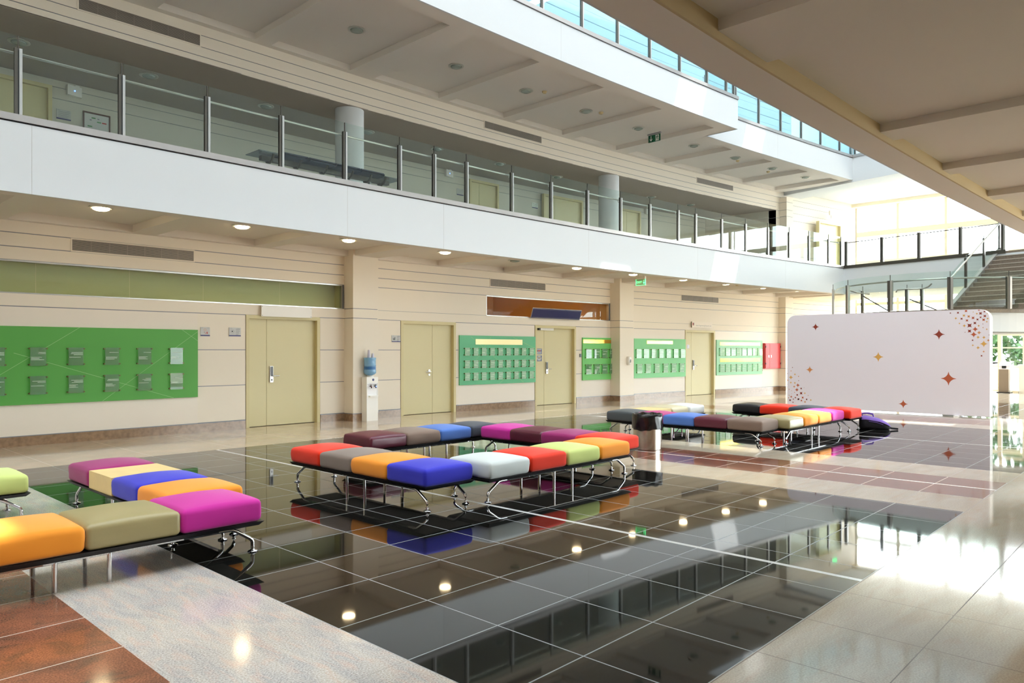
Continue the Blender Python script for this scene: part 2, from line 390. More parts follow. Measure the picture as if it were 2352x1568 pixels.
# doors of the ground level
def door(num, x0, x1, split, lock, label, side=1, zb=0., off=0., zt=2.25, hz=1.05, niche=-.12):
    d = thing('door_%d' % num, label, 'door', (x0, Yw(x0) - off, zb), kind='structure')
    w = .07
    m = MB()
    m.cbox(x0, x0 + w, off + .012, off + niche, zb, zb + zt, 'doorf', n=1); m.cbox(x1 - w, x1, off + .012, off + niche, zb, zb + zt, 'doorf', n=1)
    m.cbox(x0 + w, x1 - w, off + .012, off + niche, zb + zt - w, zb + zt, 'doorf', n=1)
    m.build('door_frame', d)
    for a, b in ((x0 + w, split - .004), (split + .004, x1 - w)):
        m = MB(); m.cbox(a, b, off + niche + .03, off + niche - .02, zb + .01, zb + zt - w, 'door', n=1); m.build('door_leaf', d)
    xs = split + .10 * side
    fr = wframe(xs, zb + hz, off + niche + .03)
    m = MB()
    if lock:
        m.plate(rect(-.035, .035, -.16, .17), fr, 0, .03, 'alu'); m.plate(rect(-.028, .028, -.02, .165), fr, .03, .036, 'dark')
        m.plate(rect(-.015, .015, -.13, -.09), fr, .03, .034, 'dark')
    else:
        m.plate([(.03 * math.cos(t * PI / 6), .03 * math.sin(t * PI / 6)) for t in range(12)], fr, 0, .012, 'alu')
        m.plate([(.026 * math.cos(t * PI / 6), -.1 + .026 * math.sin(t * PI / 6)) for t in range(12)], fr, 0, .012, 'alu')
    o, U, V, N_ = fr
    m.tube([o - V * .03, o - V * .03 + N_ * .065, o - V * .03 + N_ * .07 + U * .03 * side, o - V * .03 + N_ * .065 + U * .15 * side], .011, 'chrome', 8)
    m.build('door_handle', d, smooth=True)
    return d
door(1, 7.02, 8.69, 7.51, True, 'pale yellow double door with black electronic lock, under the blank white sign')
door(2, 10.84, 12.53, 11.86, False, 'pale yellow double door with plain lever handle, beside the water cooler', -1)
d3 = door(3, 15.36, 17.03, 15.81, True, 'pale yellow double door under the navy sign, with two blue notices')
m = MB(); m.cbox(15.61, 16.13, -.02, -.09, 2.115, 2.18, 'white', n=1); m.cbox(15.55, 15.61, -.03, -.09, 2.12, 2.175, 'dark', n=1); m.build('door_closer', d3)
door(4, 22.33, 24.0, 22.79, True, 'pale yellow double door with a paper notice, between two mint boards')

# clerestory windows of the ground level
def window(num, x0, x1, mull, gm, label):
    w = thing('window_%d' % num, label, 'window', (x0, Yw(x0), 2.46), kind='structure')
    m = MB()
    for z0, z1 in ((2.455, 2.475), (2.965, 2.99)): m.cbox(x0, x1, .004, -.08, z0, z1, 'alu')
    for q in (x0, x1 - .015): m.cbox(q, q + .015, .0, -.08, 2.475, 2.965, 'alu', n=1)
    m.build('window_frame', w)
    xs = [x0 + .015] + mull + [x1 - .015]
    for a, b in zip(xs, xs[1:]):
        m = MB(); m.cbox(a + .006, b - .006, -.03, -.038, 2.475, 2.965, gm, n=2); m.build('window_pane', w)
    return w
window(1, -4.0, 9.25, [-2.6, -1., .3, 1.93, 3.42, 4.86, 6.18, 7.77], 'green_glass', 'greenish clerestory glass strip above the largest green board')
mb = MB(); mb.cbox(-4, 9.25, -.3, -.34, 2.4, 3.05, 'blind'); mb.cbox(-4, 9.25, -.06, -.3, 2.40, 2.455, 'blind'); mb.cbox(-4, 9.25, -.06, -.3, 2.99, 3.05, 'blind'); mb.cbox(9.25, 9.3, -.04, -.3, 2.44, 3.0, 'blind')
struct(mb.build('wall_behind_glass'), 'pale surface seen behind the greenish clerestory glass', 'wall')
window(2, 13.57, 18.5, [14.86, 16.12, 17.35], 'clear', 'clear clerestory window into a warm lit room, behind the navy sign')
mb = MB()
mb.cbox(13.4, 18.5, -5., -5.1, 1.6, 4.2, 'warmroom'); mb.cbox(13.4, 18.5, -.4, -5., 3.48, 3.56, 'warmroom'); mb.cbox(13.3, 13.4, -.4, -5., 1.6, 4.2, 'warmroom', n=1); mb.cbox(18.5, 18.6, -.06, -5., 2.3, 4.2, 'warmroom', n=1)
mb.cbox(13.4, 18.5, -.4, -5., 1.55, 1.6, 'warmdark'); mb.cbox(13.4, 18.5, -4.6, -4.98, 1.6, 2.75, 'warmdark')
mb.cbox(13.4, 18.5, -.06, -.4, 2.40, 2.45, 'warmroom'); mb.cbox(13.4, 18.5, -.06, -.4, 3.0, 3.56, 'warmroom'); mb.cbox(13.4, 18.5, -.36, -.4, 1.5, 2.44, 'warmroom')
struct(mb.build('wall_warm_room'), 'warm ochre room seen through the clear clerestory', 'wall')
for k, (x, o) in enumerate(((13.9, -1.2), (14.3, -2.6), (16.1, -1.5))):
    m = MB(); m.cbox(x, x + 1.3, o, o - .1, 3.4, 3.45, 'strip', n=1); m.cbox(x, x + 1.3, o - .02, o - .08, 3.45, 3.48, 'white', n=1)
    tag(m.build('strip_light', origin=(x, Yw(x) - o, 3.4)), ('front strip lamp at the near end of the warm room', 'rear strip lamp at the near end of the warm room', 'strip lamp in the warm room just above the navy sign')[k], 'lamp', 'strip lamps in the warm room')

# ------------------------------------------------------------------ BALCONY (level two) with coffered underside
CC = [-2.77, -.54, 1.69, 3.92, 6.2, 8.42, 10.92, 13.1, 15.36, 17.72, 20.1, 22.35, 24.5, 26.58]
def coffers(mb, x0, x1, oa, ob, zb, zt, m, cv=Yw, half=.93, cc=CC, wall=.15, outer=.23):
    mb.cbox(x0, x1, oa, oa + wall, zb, zt, m, cv); mb.cbox(x0, x1, ob - outer, ob, zb, zt, m, cv)
    e = [x0]
    for c in cc:
        if x0 + .1 < c < x1 - .1: e += [c - half, c + half]
    e.append(x1)
    for a, b in zip(e[0::2], e[1::2]):
        if b - a > .01: mb.cbox(a, b, oa + wall, ob - outer, zb, zt, m, cv)
mb = MB()
coffers(mb, -6, 27.75, 0, 2.46, ZS, 3.75, 'soffit')
mb.cbox(-6, 27.75, 0, 2.46, 3.745, 3.8, 'soffit')
struct(mb.build('ceiling_lower'), 'warm white coffered soffit under the balcony', 'ceiling')
mb = MB()
mb.cbox(-6, 27.9, 2.46, 2.5, ZS, 4.53, 'fascia'); mb.cbox(-6, 33.4, -3.05, 2.46, 3.8, 4.6, 'fascia')
for x in (2.75, 7.7, 10.0, 14.6, 19.3, 24.1): mb.cbox(x, x + .006, 2.5, 2.5015, ZS, 4.53, 'signg', n=1)
mb.cbox(-6, 27.9, 2.44, 2.485, 4.525, 4.56, 'dark'); mb.cbox(-6, 27.93, 2.26, 2.52, 4.55, 4.64, 'curb')  # dark strip paints the shadow line under the metal curb
struct(mb.build('wall_balcony'), 'white curved balcony front with a grey metal curb', 'balcony')

PX = [1.32, 2.62, 3.9, 5.16, 6.44, 7.71, 8.96, 9.83, 10.71, 12.06, 13.36, 14.67, 15.98, 17.22, 18.51, 19.35, 20.67, 21.96, 23.23, 24.5, 25.73, 27.01, 27.85]
def post(mb, p, a, z0, z1, ztop, w=.036, d=.05):
    """twin flat bar post with a thin extension holding the glass."""
    U = Vector((math.cos(a), math.sin(a), 0)); N_ = Vector((math.sin(a), -math.cos(a), 0)); o = Vector(p)
    fr = (o, U, Vector((0, 0, 1)), N_)
    mb.plate(rect(-w - .008, -.008, z0, z1), fr, -d / 2, d / 2, 'alud'); mb.plate(rect(.008, w + .008, z0, z1), fr, -d / 2, d / 2, 'alu')
    mb.plate(rect(-.008, .008, z0, z1 - .02), fr, -d / 2 + .012, d / 2 - .012, 'dark')
    if ztop > z1: mb.plate(rect(-.006, .006, z1 - .02, ztop), fr, -.01, .01, 'alud')
def balustrade(name, label, pxs, off, z0, gm, start=None):
    r = thing(name, label, 'balustrade', (pxs[0], Yw(pxs[0]) - off, z0))
    for x in pxs:
        m = MB(); post(m, (x, Yw(x) - off, 0), wang(x), z0, z0 + .9, z0 + 1.07); m.build('post', r)
    xs = ([start] if start is not None else []) + pxs
    for a, b in zip(xs, xs[1:]):
        m = MB(); m.cbox(a + .02, b - .02, off + .005, off - .005, z0 + .03, z0 + 1.07, gm, n=2); m.build('glass_panel', r)
    m = MB(); m.tube([(x, Yw(x) - off + .09, z0 + .86) for x in [xs[0] + (xs[-1] - xs[0]) * i / 60 for i in range(61)]], .019, 'alu', 8)
    for x in pxs: m.tube([(x, Yw(x) - off + .02, z0 + .8), (x, Yw(x) - off + .085, z0 + .8), (x, Yw(x) - off + .09, z0 + .85)], .008, 'alu', 6)
    m.build('handrail', r, smooth=True)
    return r
balustrade('glass_balustrade', 'long clear glass balustrade with twin metal posts on the lower balcony', PX, 2.40, 4.64, 'rail_glass', start=-1.5)

# upper corridor: header, back wall, ceiling, round columns
mb = MB()
for z0, z1 in ((7.0, 7.12), (7.12, 7.30), (7.30, 7.52), (7.52, 7.84)):
    mb.cbox(-6, 27.8, 0, -.3, z0 + (G if z0 > 7.05 else 0), z1 - (G if z1 < 7.8 else 0), 'cream')
mb.cbox(-6, 27.8, -.012, -.3, 7.02, 7.8, 'groove')
for z0, z1 in ((4.6, 5.3), (5.3, 6.0), (6.0, 6.7), (6.7, 7.0), (7.0, 7.3), (7.3, 7.52), (7.52, 7.84)):
    mb.cbox(27.8, 33.4, 0, -.3, z0 + G, z1 - G, 'cream')
mb.cbox(27.8, 33.4, -.012, -.3, 4.6, 7.8, 'groove')
for z0, z1 in ((4.6, 5.3), (5.3, 6.0), (6.0, 6.75), (6.75, 7.0), (7.0, 7.3), (7.3, 7.5)): mb.cbox(28.02, 28.45, 0, .28, z0 + G, z1 - G, 'cream', n=1)
mb.cbox(28.035, 28.435, 0, .265, 4.6, 7.5, 'groove', n=1)
struct(mb.build('wall_upper'), 'cream grooved header over the upper corridor opening', 'wall')
mb = MB()
for z0, z1 in ((4.6, 5.95), (5.95, 6.62), (6.62, 6.85), (6.85, 7.0)):
    mb.cbox(-6, 27.9, -3., -3.1, z0 + .006, z1 - .006, 'corr')
mb.cbox(-6, 27.9, -3.012, -3.1, 4.6, 7.0, 'groove')
mb.cbox(27.75, 27.9, -.3, -3., 4.6, 6.7 - G, 'corr', n=1); mb.cbox(27.75, 27.9, -.3, -3., 6.7 + G, 7.0, 'corr', n=1); mb.cbox(-6.1, -6, 3., -3.1, 0, 8.4, 'corr', n=1)
struct(mb.build('wall_corridor'), 'pale rear wall of the upper corridor', 'wall')
mb = MB(); mb.cbox(-6, 27.9, -.3, -3.05, 7.0, 7.1, 'corrceil'); mb.cbox(-6, 27.9, -.0, -.3, 6.995, 7.01, 'corrceil')
struct(mb.build('ceiling_corridor'), 'grey brown ceiling of the upper corridor', 'ceiling')
for k, x in enumerate((.35, 9.66, 18.9)):
    m = MB(); m.lathe([(.32, 4.6), (.32, 7.0)], 'fascia', x, Yw(x) + .33, 40, True)
    struct(m.build('column', smooth=True), ('round white column at the far end of the upper corridor opening', 'round white column behind the grey seats on the balcony', 'round white column on the balcony near the middle')[k], 'column')
# upper ceiling
mb = MB()
coffers(mb, -6, 19.22, 0, 3.76, 7.70, 7.84, 'soffit', outer=.34); coffers(mb, 19.22, 28.0, 0, 2.82, 7.70, 7.84, 'soffit', outer=.3)
mb.cbox(-6, 19.22, 0, 3.76, 7.83, 7.9, 'soffit'); mb.cbox(19.22, 28.0, 0, 2.82, 7.83, 7.9, 'soffit')
struct(mb.build('ceiling_upper'), 'warm white coffered soffit under the top floor', 'ceiling')
mb = MB()
mb.cbox(-6, 19.22, 3.76, 3.8, 7.70, 8.50, 'fascia'); mb.cbox(19.18, 19.22, 2.82, 3.78, 7.7, 8.5, 'fascia', n=1); mb.cbox(19.22, 28.3, 2.82, 2.86, 7.70, 8.48, 'fascia')
mb.cbox(-6, 19.2, 3.74, 3.79, 8.49, 8.53, 'grey'); mb.cbox(-6, 19.24, 3.56, 3.82, 8.52, 8.61, 'curb'); mb.cbox(19.2, 28.3, 2.8, 2.85, 8.47, 8.51, 'grey'); mb.cbox(19.2, 28.3, 2.62, 2.88, 8.50, 8.59, 'curb')
mb.cbox(-6, 28.3, -.3, 2.8, 7.9, 8.4, 'fascia')
for x in (12.1, 17.3, 23.): mb.cbox(x, x + .006, 3.8 if x < 19 else 2.86, 3.8015 if x < 19 else 2.8615, 7.71, 8.49, 'signg', n=1)
struct(mb.build('wall_top_floor'), 'white top floor fascia with a step and pale curb', 'balcony')
balustrade('glass_balustrade', 'blue tinted glass balustrade on the near run of the top floor', [4.0, 5.28, 6.55, 7.8, 9.07, 10.34, 11.62, 12.9, 14.16, 15.4, 16.65, 17.87, 18.79, 19.16], 3.70, 8.61, 'blue_glass')
balustrade('glass_balustrade', 'blue tinted glass balustrade on the set-back run of the top floor', [19.3, 20.82, 22.08, 23.34, 24.58, 25.8, 27.05, 28.1], 2.76, 8.59, 'blue_glass')
mb = MB()
for i in range(27): mb.cbox(-6, 28.3, .3, .2, 8.4 + i * .28, 8.4 + i * .28 + (.272 if i % 3 else .25), 'siding')
mb.cbox(-6, 28.3, .2, .1, 8.4, 16, 'siding')
struct(mb.build('wall_top_siding'), 'pale blue clad wall behind the top floor glass', 'wall')

# ------------------------------------------------------------------ SLAB OVER THE VIEWER
mb = MB()
xs_beam = [(-9, -8.2), (-5.7, -5.3), (-3.6, -3.2), (-1.5, -1.1), (.6, 1.0), (2.2, 2.55), (4.495, 5.237), (7.658, 8.05), (9.756, 10.08), (11.84, 12.18), (13.93, 14.27), (16.1, 16.9), (19, 19.4), (21.1, 21.5), (23.2, 23.6)]
mb.cbox(-9, 26, 0, .29, 3.6, 4.5, 'slab', Ye)
mb.cbox(-9, 26, .29, .31, 3.60, 3.75, 'tan', Ye)
for a, b in xs_beam:
    mb.cbox(a, b, .31, 8.4, 3.655, 3.75, 'slab', Ye, n=1)
mb.cbox(-9, 26, .29, 8.6, 3.735, 4.5, 'slab', Ye)
mb.cbox(-9, 26, -.02, 0, 3.6, 4.5, 'fascia', Ye); mb.cbox(-9, 26, -.03, .2, 4.5, 4.6, 'curb', Ye)
struct(mb.build('ceiling_near'), 'painted concrete soffit with cross beams over the viewer', 'ceiling')
w = thing('window_5', 'unseen ground floor glazing added behind the viewer for daylight', 'window', (20, -6.1, 0), kind='structure')  # unseen glazing, added to bring in daylight from the near side
m = MB()
for i in range(10): m.box(13 + i * 2.3 - .05, 13 + i * 2.3 + .05, -6.15, -6., 0, 3.6, 'mull')
for z0, z1 in ((0, .08), (2.3, 2.4), (3.5, 3.6)): m.box(13, 34, -6.16, -6.0, z0, z1, 'mull')
m.build('window_frame', w)
m = MB(); m.box(13, 34, -6.09, -6.07, 0, 3.6, 'clear'); m.build('window_pane', w)
mb = MB(); mb.box(-9, 34, -6.2, -6.02, 3.6, 16, 'fascia'); mb.box(-9, 13, -6.2, -6.02, 0, 3.6, 'cream'); struct(mb.build('wall_near'), 'cream wall behind the viewer', 'wall')
mb = MB(); mb.box(-9.2, -9., -6.2, 17.5, 0, 16, 'cream'); struct(mb.build('wall_end_left'), 'cream end wall beyond the left edge of the view', 'wall')

# ------------------------------------------------------------------ ROOF: unseen frosted skylight, clear panes added for sun patches
ZR = 16.
HOLES = []
SUN = Vector((-.30, .35, -1.)).normalized()
def hole(x, y, z, wx, wy):       # unseen clear pane, added so the sun lands on a chosen spot
    t = (z - ZR) / SUN.z; rx = x - SUN.x * t; ry = y - SUN.y * t
    HOLES.append((rx - wx / 2, rx + wx / 2, ry - wy / 2, ry + wy / 2))
hole(17.0, 9.63, 8.1, 1.15, .42)
hole(21.65, 10.1, 8.05, 1.0, .5)
hole(20.72, 10.6, 4.1, 1.2, .42)
hole(13.5, 5.3, .42, 1.15, .75)
hole(13.35, 4.15, 0, 1.5, .26)
hole(17.35, 4.5, 0, .42, 3.0)
hole(.85, 5.55, .42, .62, .5)
hole(.62, 4.5, 0, .34, .75)
hole(14.4, 10.2, 0, 1.5, .45)
gx = sorted({-9.1, 33.5, *[h[0] for h in HOLES], *[h[1] for h in HOLES]}); gy = sorted({-6.2, -.5, 10.3, *[h[2] for h in HOLES], *[h[3] for h in HOLES]})
tr = bpy.data.materials.new('frosted_skylight'); tr.use_nodes = True; nt = tr.node_tree; nt.nodes.clear()
o_ = nt.nodes.new('ShaderNodeOutputMaterial'); t_ = nt.nodes.new('ShaderNodeBsdfTranslucent'); t_.inputs['Color'].default_value = (.335, .345, .35, 1)
d_ = nt.nodes.new('ShaderNodeBsdfDiffuse'); d_.inputs['Color'].default_value = (.7, .7, .7, 1); mx_ = nt.nodes.new('ShaderNodeMixShader'); mx_.inputs[0].default_value = .2
nt.links.new(t_.outputs[0], mx_.inputs[1]); nt.links.new(d_.outputs[0], mx_.inputs[2]); nt.links.new(mx_.outputs[0], o_.inputs[0])
M['frost'] = tr
mb = MB(); mc = MB(); mo = MB()
for a, b in zip(gx, gx[1:]):
    for c, d in zip(gy, gy[1:]):
        cx, cy = (a + b) / 2, (c + d) / 2
        inh = any(h[0] < cx < h[1] and h[2] < cy < h[3] for h in HOLES)
        tgt, mm = (mc, 'clear') if inh else ((mb, 'frost') if cy > -.5 else (mo, 'fascia'))
        tgt.face([(a, c, ZR), (b, c, ZR), (b, d, ZR), (a, d, ZR)], mm)
w = thing('window_3', 'unseen frosted skylight over the atrium with clear panes added for sun patches', 'skylight', (12, 5, ZR), kind='structure')
mb.build('frosted_glazing', w); mc.build('added_sun_panes', w)
mb = mo; mb.box(-9.2, 36, 10.3, 17.6, ZR, ZR + .2, 'fascia')
struct(mb.build('ceiling_roof'), 'opaque roof around the skylight', 'ceiling')

# ------------------------------------------------------------------ FAR END: bridge, glazed facade
BA, BBv = Vector((27.85, 9.62, 0)), Vector((26.75, 4.2, 0))     # bridge front line
bdir = (BBv - BA).normalized(); bn = Vector((-bdir.y, bdir.x, 0))
if bn.x > 0: bn = -bn                                            # toward the hall
BC = BA + bdir * 11.
def bbox(mb, s0, s1, t0, t1, z0, z1, m):                          # along the bridge, t toward the hall
    p = lambda s, t, z: BA + bdir * s + bn * t + Vector((0, 0, z))
    mb.hexa([p(s0, t0, z0), p(s1, t0, z0), p(s1, t1, z0), p(s0, t1, z0), p(s0, t0, z1), p(s1, t0, z1), p(s1, t1, z1), p(s0, t1, z1)], m)
mb = MB()
bbox(mb, -.05, 11, -3.2, 0, 3.6, 4.53, 'fascia'); bbox(mb, -.05, 5.3, -.2, .03, 4.53, 4.64, 'alud'); bbox(mb, 5.3, 11, -.2, .0, 4.53, 4.6, 'stairs')
bbox(mb, -2.4, -.05, -3.2, -.3, 3.6, 4.53, 'cream')
struct(mb.build('wall_bridge'), 'white bridge front with a dark curb crossing the far end', 'bridge')
r = thing('bridge_railing', 'thin metal railing along the white bridge at the far end', 'railing', tuple(BA + Vector((0, 0, 4.64))))
ba = math.atan2(bdir.y, bdir.x)
SP = [.1, 1.42, 2.68, 3.98, 5.2]
for s in SP:
    m = MB(); p = BA + bdir * s + bn * -.08; post(m, p, ba, 4.64, 5.52, 5.5, .05, .06); m.build('post', r)
m = MB(); m.tube([BA + bdir * s + bn * -.08 + Vector((0, 0, 5.47)) for s in (.1, 2.6, 5.2)], .016, 'alud', 6); m.build('handrail', r)
for a, b in zip(SP, SP[1:]):
    m = MB(); bbox(m, a + .08, b - .08, -.085, -.075, 4.66, 5.42, 'clear'); m.build('glass_panel', r)
# top bridge and the beam above
mb = MB()
bbox(mb, -2.5, 11, -1.1, .02, 7.62, 8.6, 'fascia')
bbox(mb, -.3, 11, -.15, .06, 8.5, 8.6, 'curb')
struct(mb.build('wall_top_bridge'), 'white top floor bridge beam at the far end', 'beam')
r = thing('bridge_railing', 'short run of top floor railing at the far corner', 'railing', tuple(BA + Vector((0, 0, 8.6))))
for s in (.3, 1.3, 2.3, 3.3):
    m = MB(); post(m, BA + bdir * s + bn * -.05, ba, 8.6, 9.5, 9.6, .05, .06); m.build('post', r)
m = MB(); m.tube([BA + bdir * s + bn * -.05 + Vector((0, 0, 9.45)) for s in (.2, 4.)], .016, 'alud', 6); m.build('handrail', r)
mb = MB(); mb.box(28.6, 33.6, -6, 12.6, 7.84, 7.95, 'fascia'); mb.box(33.1, 33.6, -6, 12., 7.7, 7.84, 'mull')
struct(mb.build('ceiling_far'), 'white ceiling of the bright far end', 'ceiling')
mb = MB(); mb.box(29.6, 29.8, -6, 12.4, 7.95, 16, 'siding')
struct(mb.build('wall_top_end'), 'pale wall closing the top floor at the far end', 'wall')
# facade
w = thing('window_4', 'tall cream framed glass facade closing the far end', 'window', (33.5, 5, 0), kind='structure')
m = MB()
for y in (11.0, 9.33, 7.55, 5.7, 3.9, 2.1, .3, -1.5, -3.3, -5.2): m.box(33.44, 33.56, y - .05, y + .05, 0, 7.8, 'mull')
for z in (2.35, 3.55, 4.9, 5.35, 6.6, 7.75): m.box(33.45, 33.55, -6, 11.1, z - .06 - (.1 if z in (4.9, 6.6) else 0), z + .06, 'mull')
for z in (.02, .95, 1.65): m.box(33.46, 33.54, -6, 11.1, z - .02, z + .03, 'mull')
m.build('window_frame', w)
m = MB(); m.box(33.49, 33.51, -6, 11.05, 0, 7.8, 'clear'); m.build('window_pane', w)
# entrance door seen past the white panel
d = thing('door_5', 'cream framed glass entrance door past the end of the white panel', 'door', (32.6, 4.9, 0), kind='structure')
m = MB()
for y0, y1 in ((5.52, 5.64), (4.78, 4.86), (3.4, 3.5)): m.box(32.55, 32.65, y0, y1, 0, 2.5, 'mull')
m.box(32.55, 32.65, 3.4, 5.64, 2.42, 2.52, 'mull')
for z in (2.1,): m.box(32.56, 32.64, 3.4, 5.6, z, z + .05, 'mull')
for y in (3.8, 4.2, 4.5): m.box(32.57, 32.63, y, y + .03, .1, 2.45, 'mull')
m.box(32.56, 32.64, 3.4, 5.6, .9, .95, 'mull'); m.box(32.56, 32.64, 3.4, 5.6, 0, .06, 'mull'); m.build('door_frame', d)
m = MB(); m.box(32.595, 32.605, 3.5, 5.5, .06, 2.42, 'clear'); m.build('door_pane', d)
m = MB(); m.tube([(32.5, 4.72, .95), (32.46, 4.72, 1.0), (32.46, 4.72, 1.35), (32.5, 4.72, 1.4)], .018, 'alu', 8); m.build('door_handle', d, smooth=True)
# far upper door and its exit sign
door(6, 30.2, 31.8, 30.95, False, 'pale upper door beside the glass facade at the far end', 1, 4.6, .30, 2.2, 1.0)

# landing and stairs
lc = Vector((25.2, 5.9, 0)); LR = 2.7
mb = MB()
poly = [(lc.x + LR * math.cos(t), lc.y + LR * math.sin(t)) for t in [PI * .42 + (PI * 1.08) * i / 36 for i in range(37)]] + [(27.6, 3.2), (27.6, 8.6)]
fr0 = (Vector((0, 0, 0)), Vector((1, 0, 0)), Vector((0, 1, 0)), Vector((0, 0, 1)))
mb.plate(poly, fr0, 2.56, 2.66, 'stairs'); mb.plate([(lc.x + (x - lc.x) * .97, lc.y + (y - lc.y) * .97) for x, y in poly], fr0, 2.05, 2.56, 'fascia')
mb.box(24.6, 24.62, 5.0, 5.02, 2.6, 2.62, 'stairs')
struct(mb.build('floor_landing'), 'curved stair landing behind the white panel', 'landing')
mb = MB(); mb.lathe([(.22, 0), (.22, 2.06)], 'fascia', 25.4, 5.6, 24)
struct(mb.build('column', smooth=True), 'round support under the curved stair landing', 'column')
axs = Vector((.98, -.196, 0)).normalized(); trn = Vector((-axs.y, axs.x, 0)); ST = Vector((23.95, 5.25, 0)); NR = 13; RH = (4.6 - 2.66) / NR; TD = .255
r = thing('staircase', 'brown stone staircase rising from the landing to the bridge', 'stairs', tuple(ST + Vector((0, 0, 2.66))))
for i in range(NR):
    m = MB(); p = lambda u, v, z: ST + axs * u - trn * v + Vector((0, 0, z))
    a, b = i * TD, (i + 1) * TD + (.02 if i < NR - 1 else .4); z0, z1 = 2.66 + i * RH, 2.66 + (i + 1) * RH
    m.hexa([p(a, .03, z0), p(b, .03, z0), p(b, 3.4, z0), p(a, 3.4, z0), p(a, .03, z1), p(b, .03, z1), p(b, 3.4, z1), p(a, 3.4, z1)], 'stairs')
    m.hexa([p(a - .012, .03, z1 - .02), p(a + .02, .03, z1 - .02), p(a + .02, 3.4, z1 - .02), p(a - .012, 3.4, z1 - .02), p(a - .012, .03, z1 + .002), p(a + .02, .03, z1 + .002), p(a + .02, 3.4, z1 + .002), p(a - .012, 3.4, z1 + .002)], 'nosing')
    m.build('step', r)
m = MB()
pts = [(0, 2.6), (NR * TD, 4.55), (NR * TD, 4.75), (-.05, 2.84)]
p = lambda u, v, z: ST + axs * u - trn * v + Vector((0, 0, z))
m.hexa([p(0, -.1, 2.5), p(3.3, -.1, 4.45), p(3.3, .03, 4.45), p(0, .03, 2.5), p(0, -.1, 2.86), p(3.3, -.1, 4.76), p(3.3, .03, 4.76), p(0, .03, 2.86)], 'curb')
m.build('stringer', r)
r2_ = thing('stair_railing', 'sloping glass railing up the left side of the brown stairs', 'railing', tuple(ST + Vector((0, 0, 2.8))))
sl = (4.76 - 2.86) / 3.3
for u in (.95, 2.15, 3.25):
    m = MB(); q = p(u, -.04, 0); post(m, q, math.atan2(axs.y, axs.x), 2.86 + sl * u - .03, 2.86 + sl * u + .86, 2.86 + sl * u + .95, .035, .05); m.build('post', r2_)
m = MB(); m.tube([p(-.3, .03, 2.86 + .72), p(-.05, .03, 2.86 + .8), p(1.6, .03, 2.86 + sl * 1.6 + .86), p(3.6, .03, 2.86 + sl * 3.6 + .86)], .022, 'alu', 8); m.build('handrail', r2_, smooth=True)
m = MB(); m.hexa([p(0, -.045, 2.88), p(3.3, -.045, 4.78), p(3.3, -.035, 4.78), p(0, -.035, 2.88), p(0, -.045, 3.75), p(3.3, -.045, 5.68), p(3.3, -.035, 5.68), p(0, -.035, 3.75)], 'rail_glass'); m.build('glass_panel', r2_)
# landing balustrade
r = thing('landing_railing', 'curved glass railing round the stair landing', 'railing', (24.9, 8.6, 2.66))
LP = [Vector(q + (0,)) for q in ((24.4, 8.72), (23.2, 7.86), (22.5, 6.47), (22.5, 4.98), (23.4, 3.8), (24.9, 3.1))]
for q in LP:
    rd = (q - lc); a = math.atan2(rd.y, rd.x) + PI / 2
    m = MB(); post(m, q, a, 2.66, 3.52, 3.68, .06, .07); m.build('post', r)
def arc(q0, q1, k=8):
    a0 = math.atan2(q0.y - lc.y, q0.x - lc.x); a1 = math.atan2(q1.y - lc.y, q1.x - lc.x)
    if a0 < 0: a0 += 2 * PI
    if a1 < 0: a1 += 2 * PI
    r0 = (q0 - lc).length; r1 = (q1 - lc).length
    return [lc + Vector((math.cos(a0 + (a1 - a0) * i / k), math.sin(a0 + (a1 - a0) * i / k), 0)) * (r0 + (r1 - r0) * i / k) for i in range(k + 1)]
rail = []
for q0, q1 in zip(LP, LP[1:]):
    A = arc(q0, q1); rail += A[:-1]
    m = MB(); A2 = arc(q0, q1, 10)
    rows = []
    for q in A2[0:]:
        nrm = (q - lc).normalized() * .005
        rows.append([q - nrm + Vector((0, 0, 2.7)), q - nrm + Vector((0, 0, 3.68)), q + nrm + Vector((0, 0, 3.68)), q + nrm + Vector((0, 0, 2.7))])
    m.grid(rows, 'rail_glass', True); m.build('glass_panel', r)
m = MB(); m.tube([lc + (q - lc) * .965 + Vector((0, 0, 3.5)) for q in rail + [LP[-1]]], .024, 'alu', 8); m.build('handrail', r, smooth=True)
r = thing('lower_stair_railing', 'short handrail loop with two posts beyond the landing', 'railing', (25.6, 6.6, 2.66))
for x, y in ((25.9, 6.95), (26.05, 6.55)):
    m = MB(); post(m, (x, y, 0), ba, 2.66, 3.5, 3.66, .045, .06); m.build('post', r)
m = MB(); m.tube([(25.65, 7.2, 3.42), (25.6, 7.15, 3.49), (25.85, 6.98, 3.52), (26.0, 6.5, 3.52), (25.95, 6.35, 3.56), (25.95, 6.25, 3.66)], .022, 'alu', 8); m.tube([(25.95, 6.9, 3.2), (26.9, 6.0, 2.7)], .02, 'alud', 8); m.build('handrail', r, smooth=True)
r = thing('lower_stair_railing', 'sloping rail falling behind the curved end of the landing', 'railing', (25.4, 8.0, 2.66))
m = MB(); post(m, (25.6, 8.2, 0), ba, 2.66, 3.5, 3.66, .045, .06); m.build('post', r)
m = MB(); m.tube([(24.7, 8.35, 3.5), (25.0, 8.2, 3.42), (25.6, 8.0, 3.4)], .022, 'alu', 8); m.tube([(25.0, 8.0, 3.3), (26.2, 7.3, 2.66)], .02, 'alud', 8); m.build('handrail', r, smooth=True)

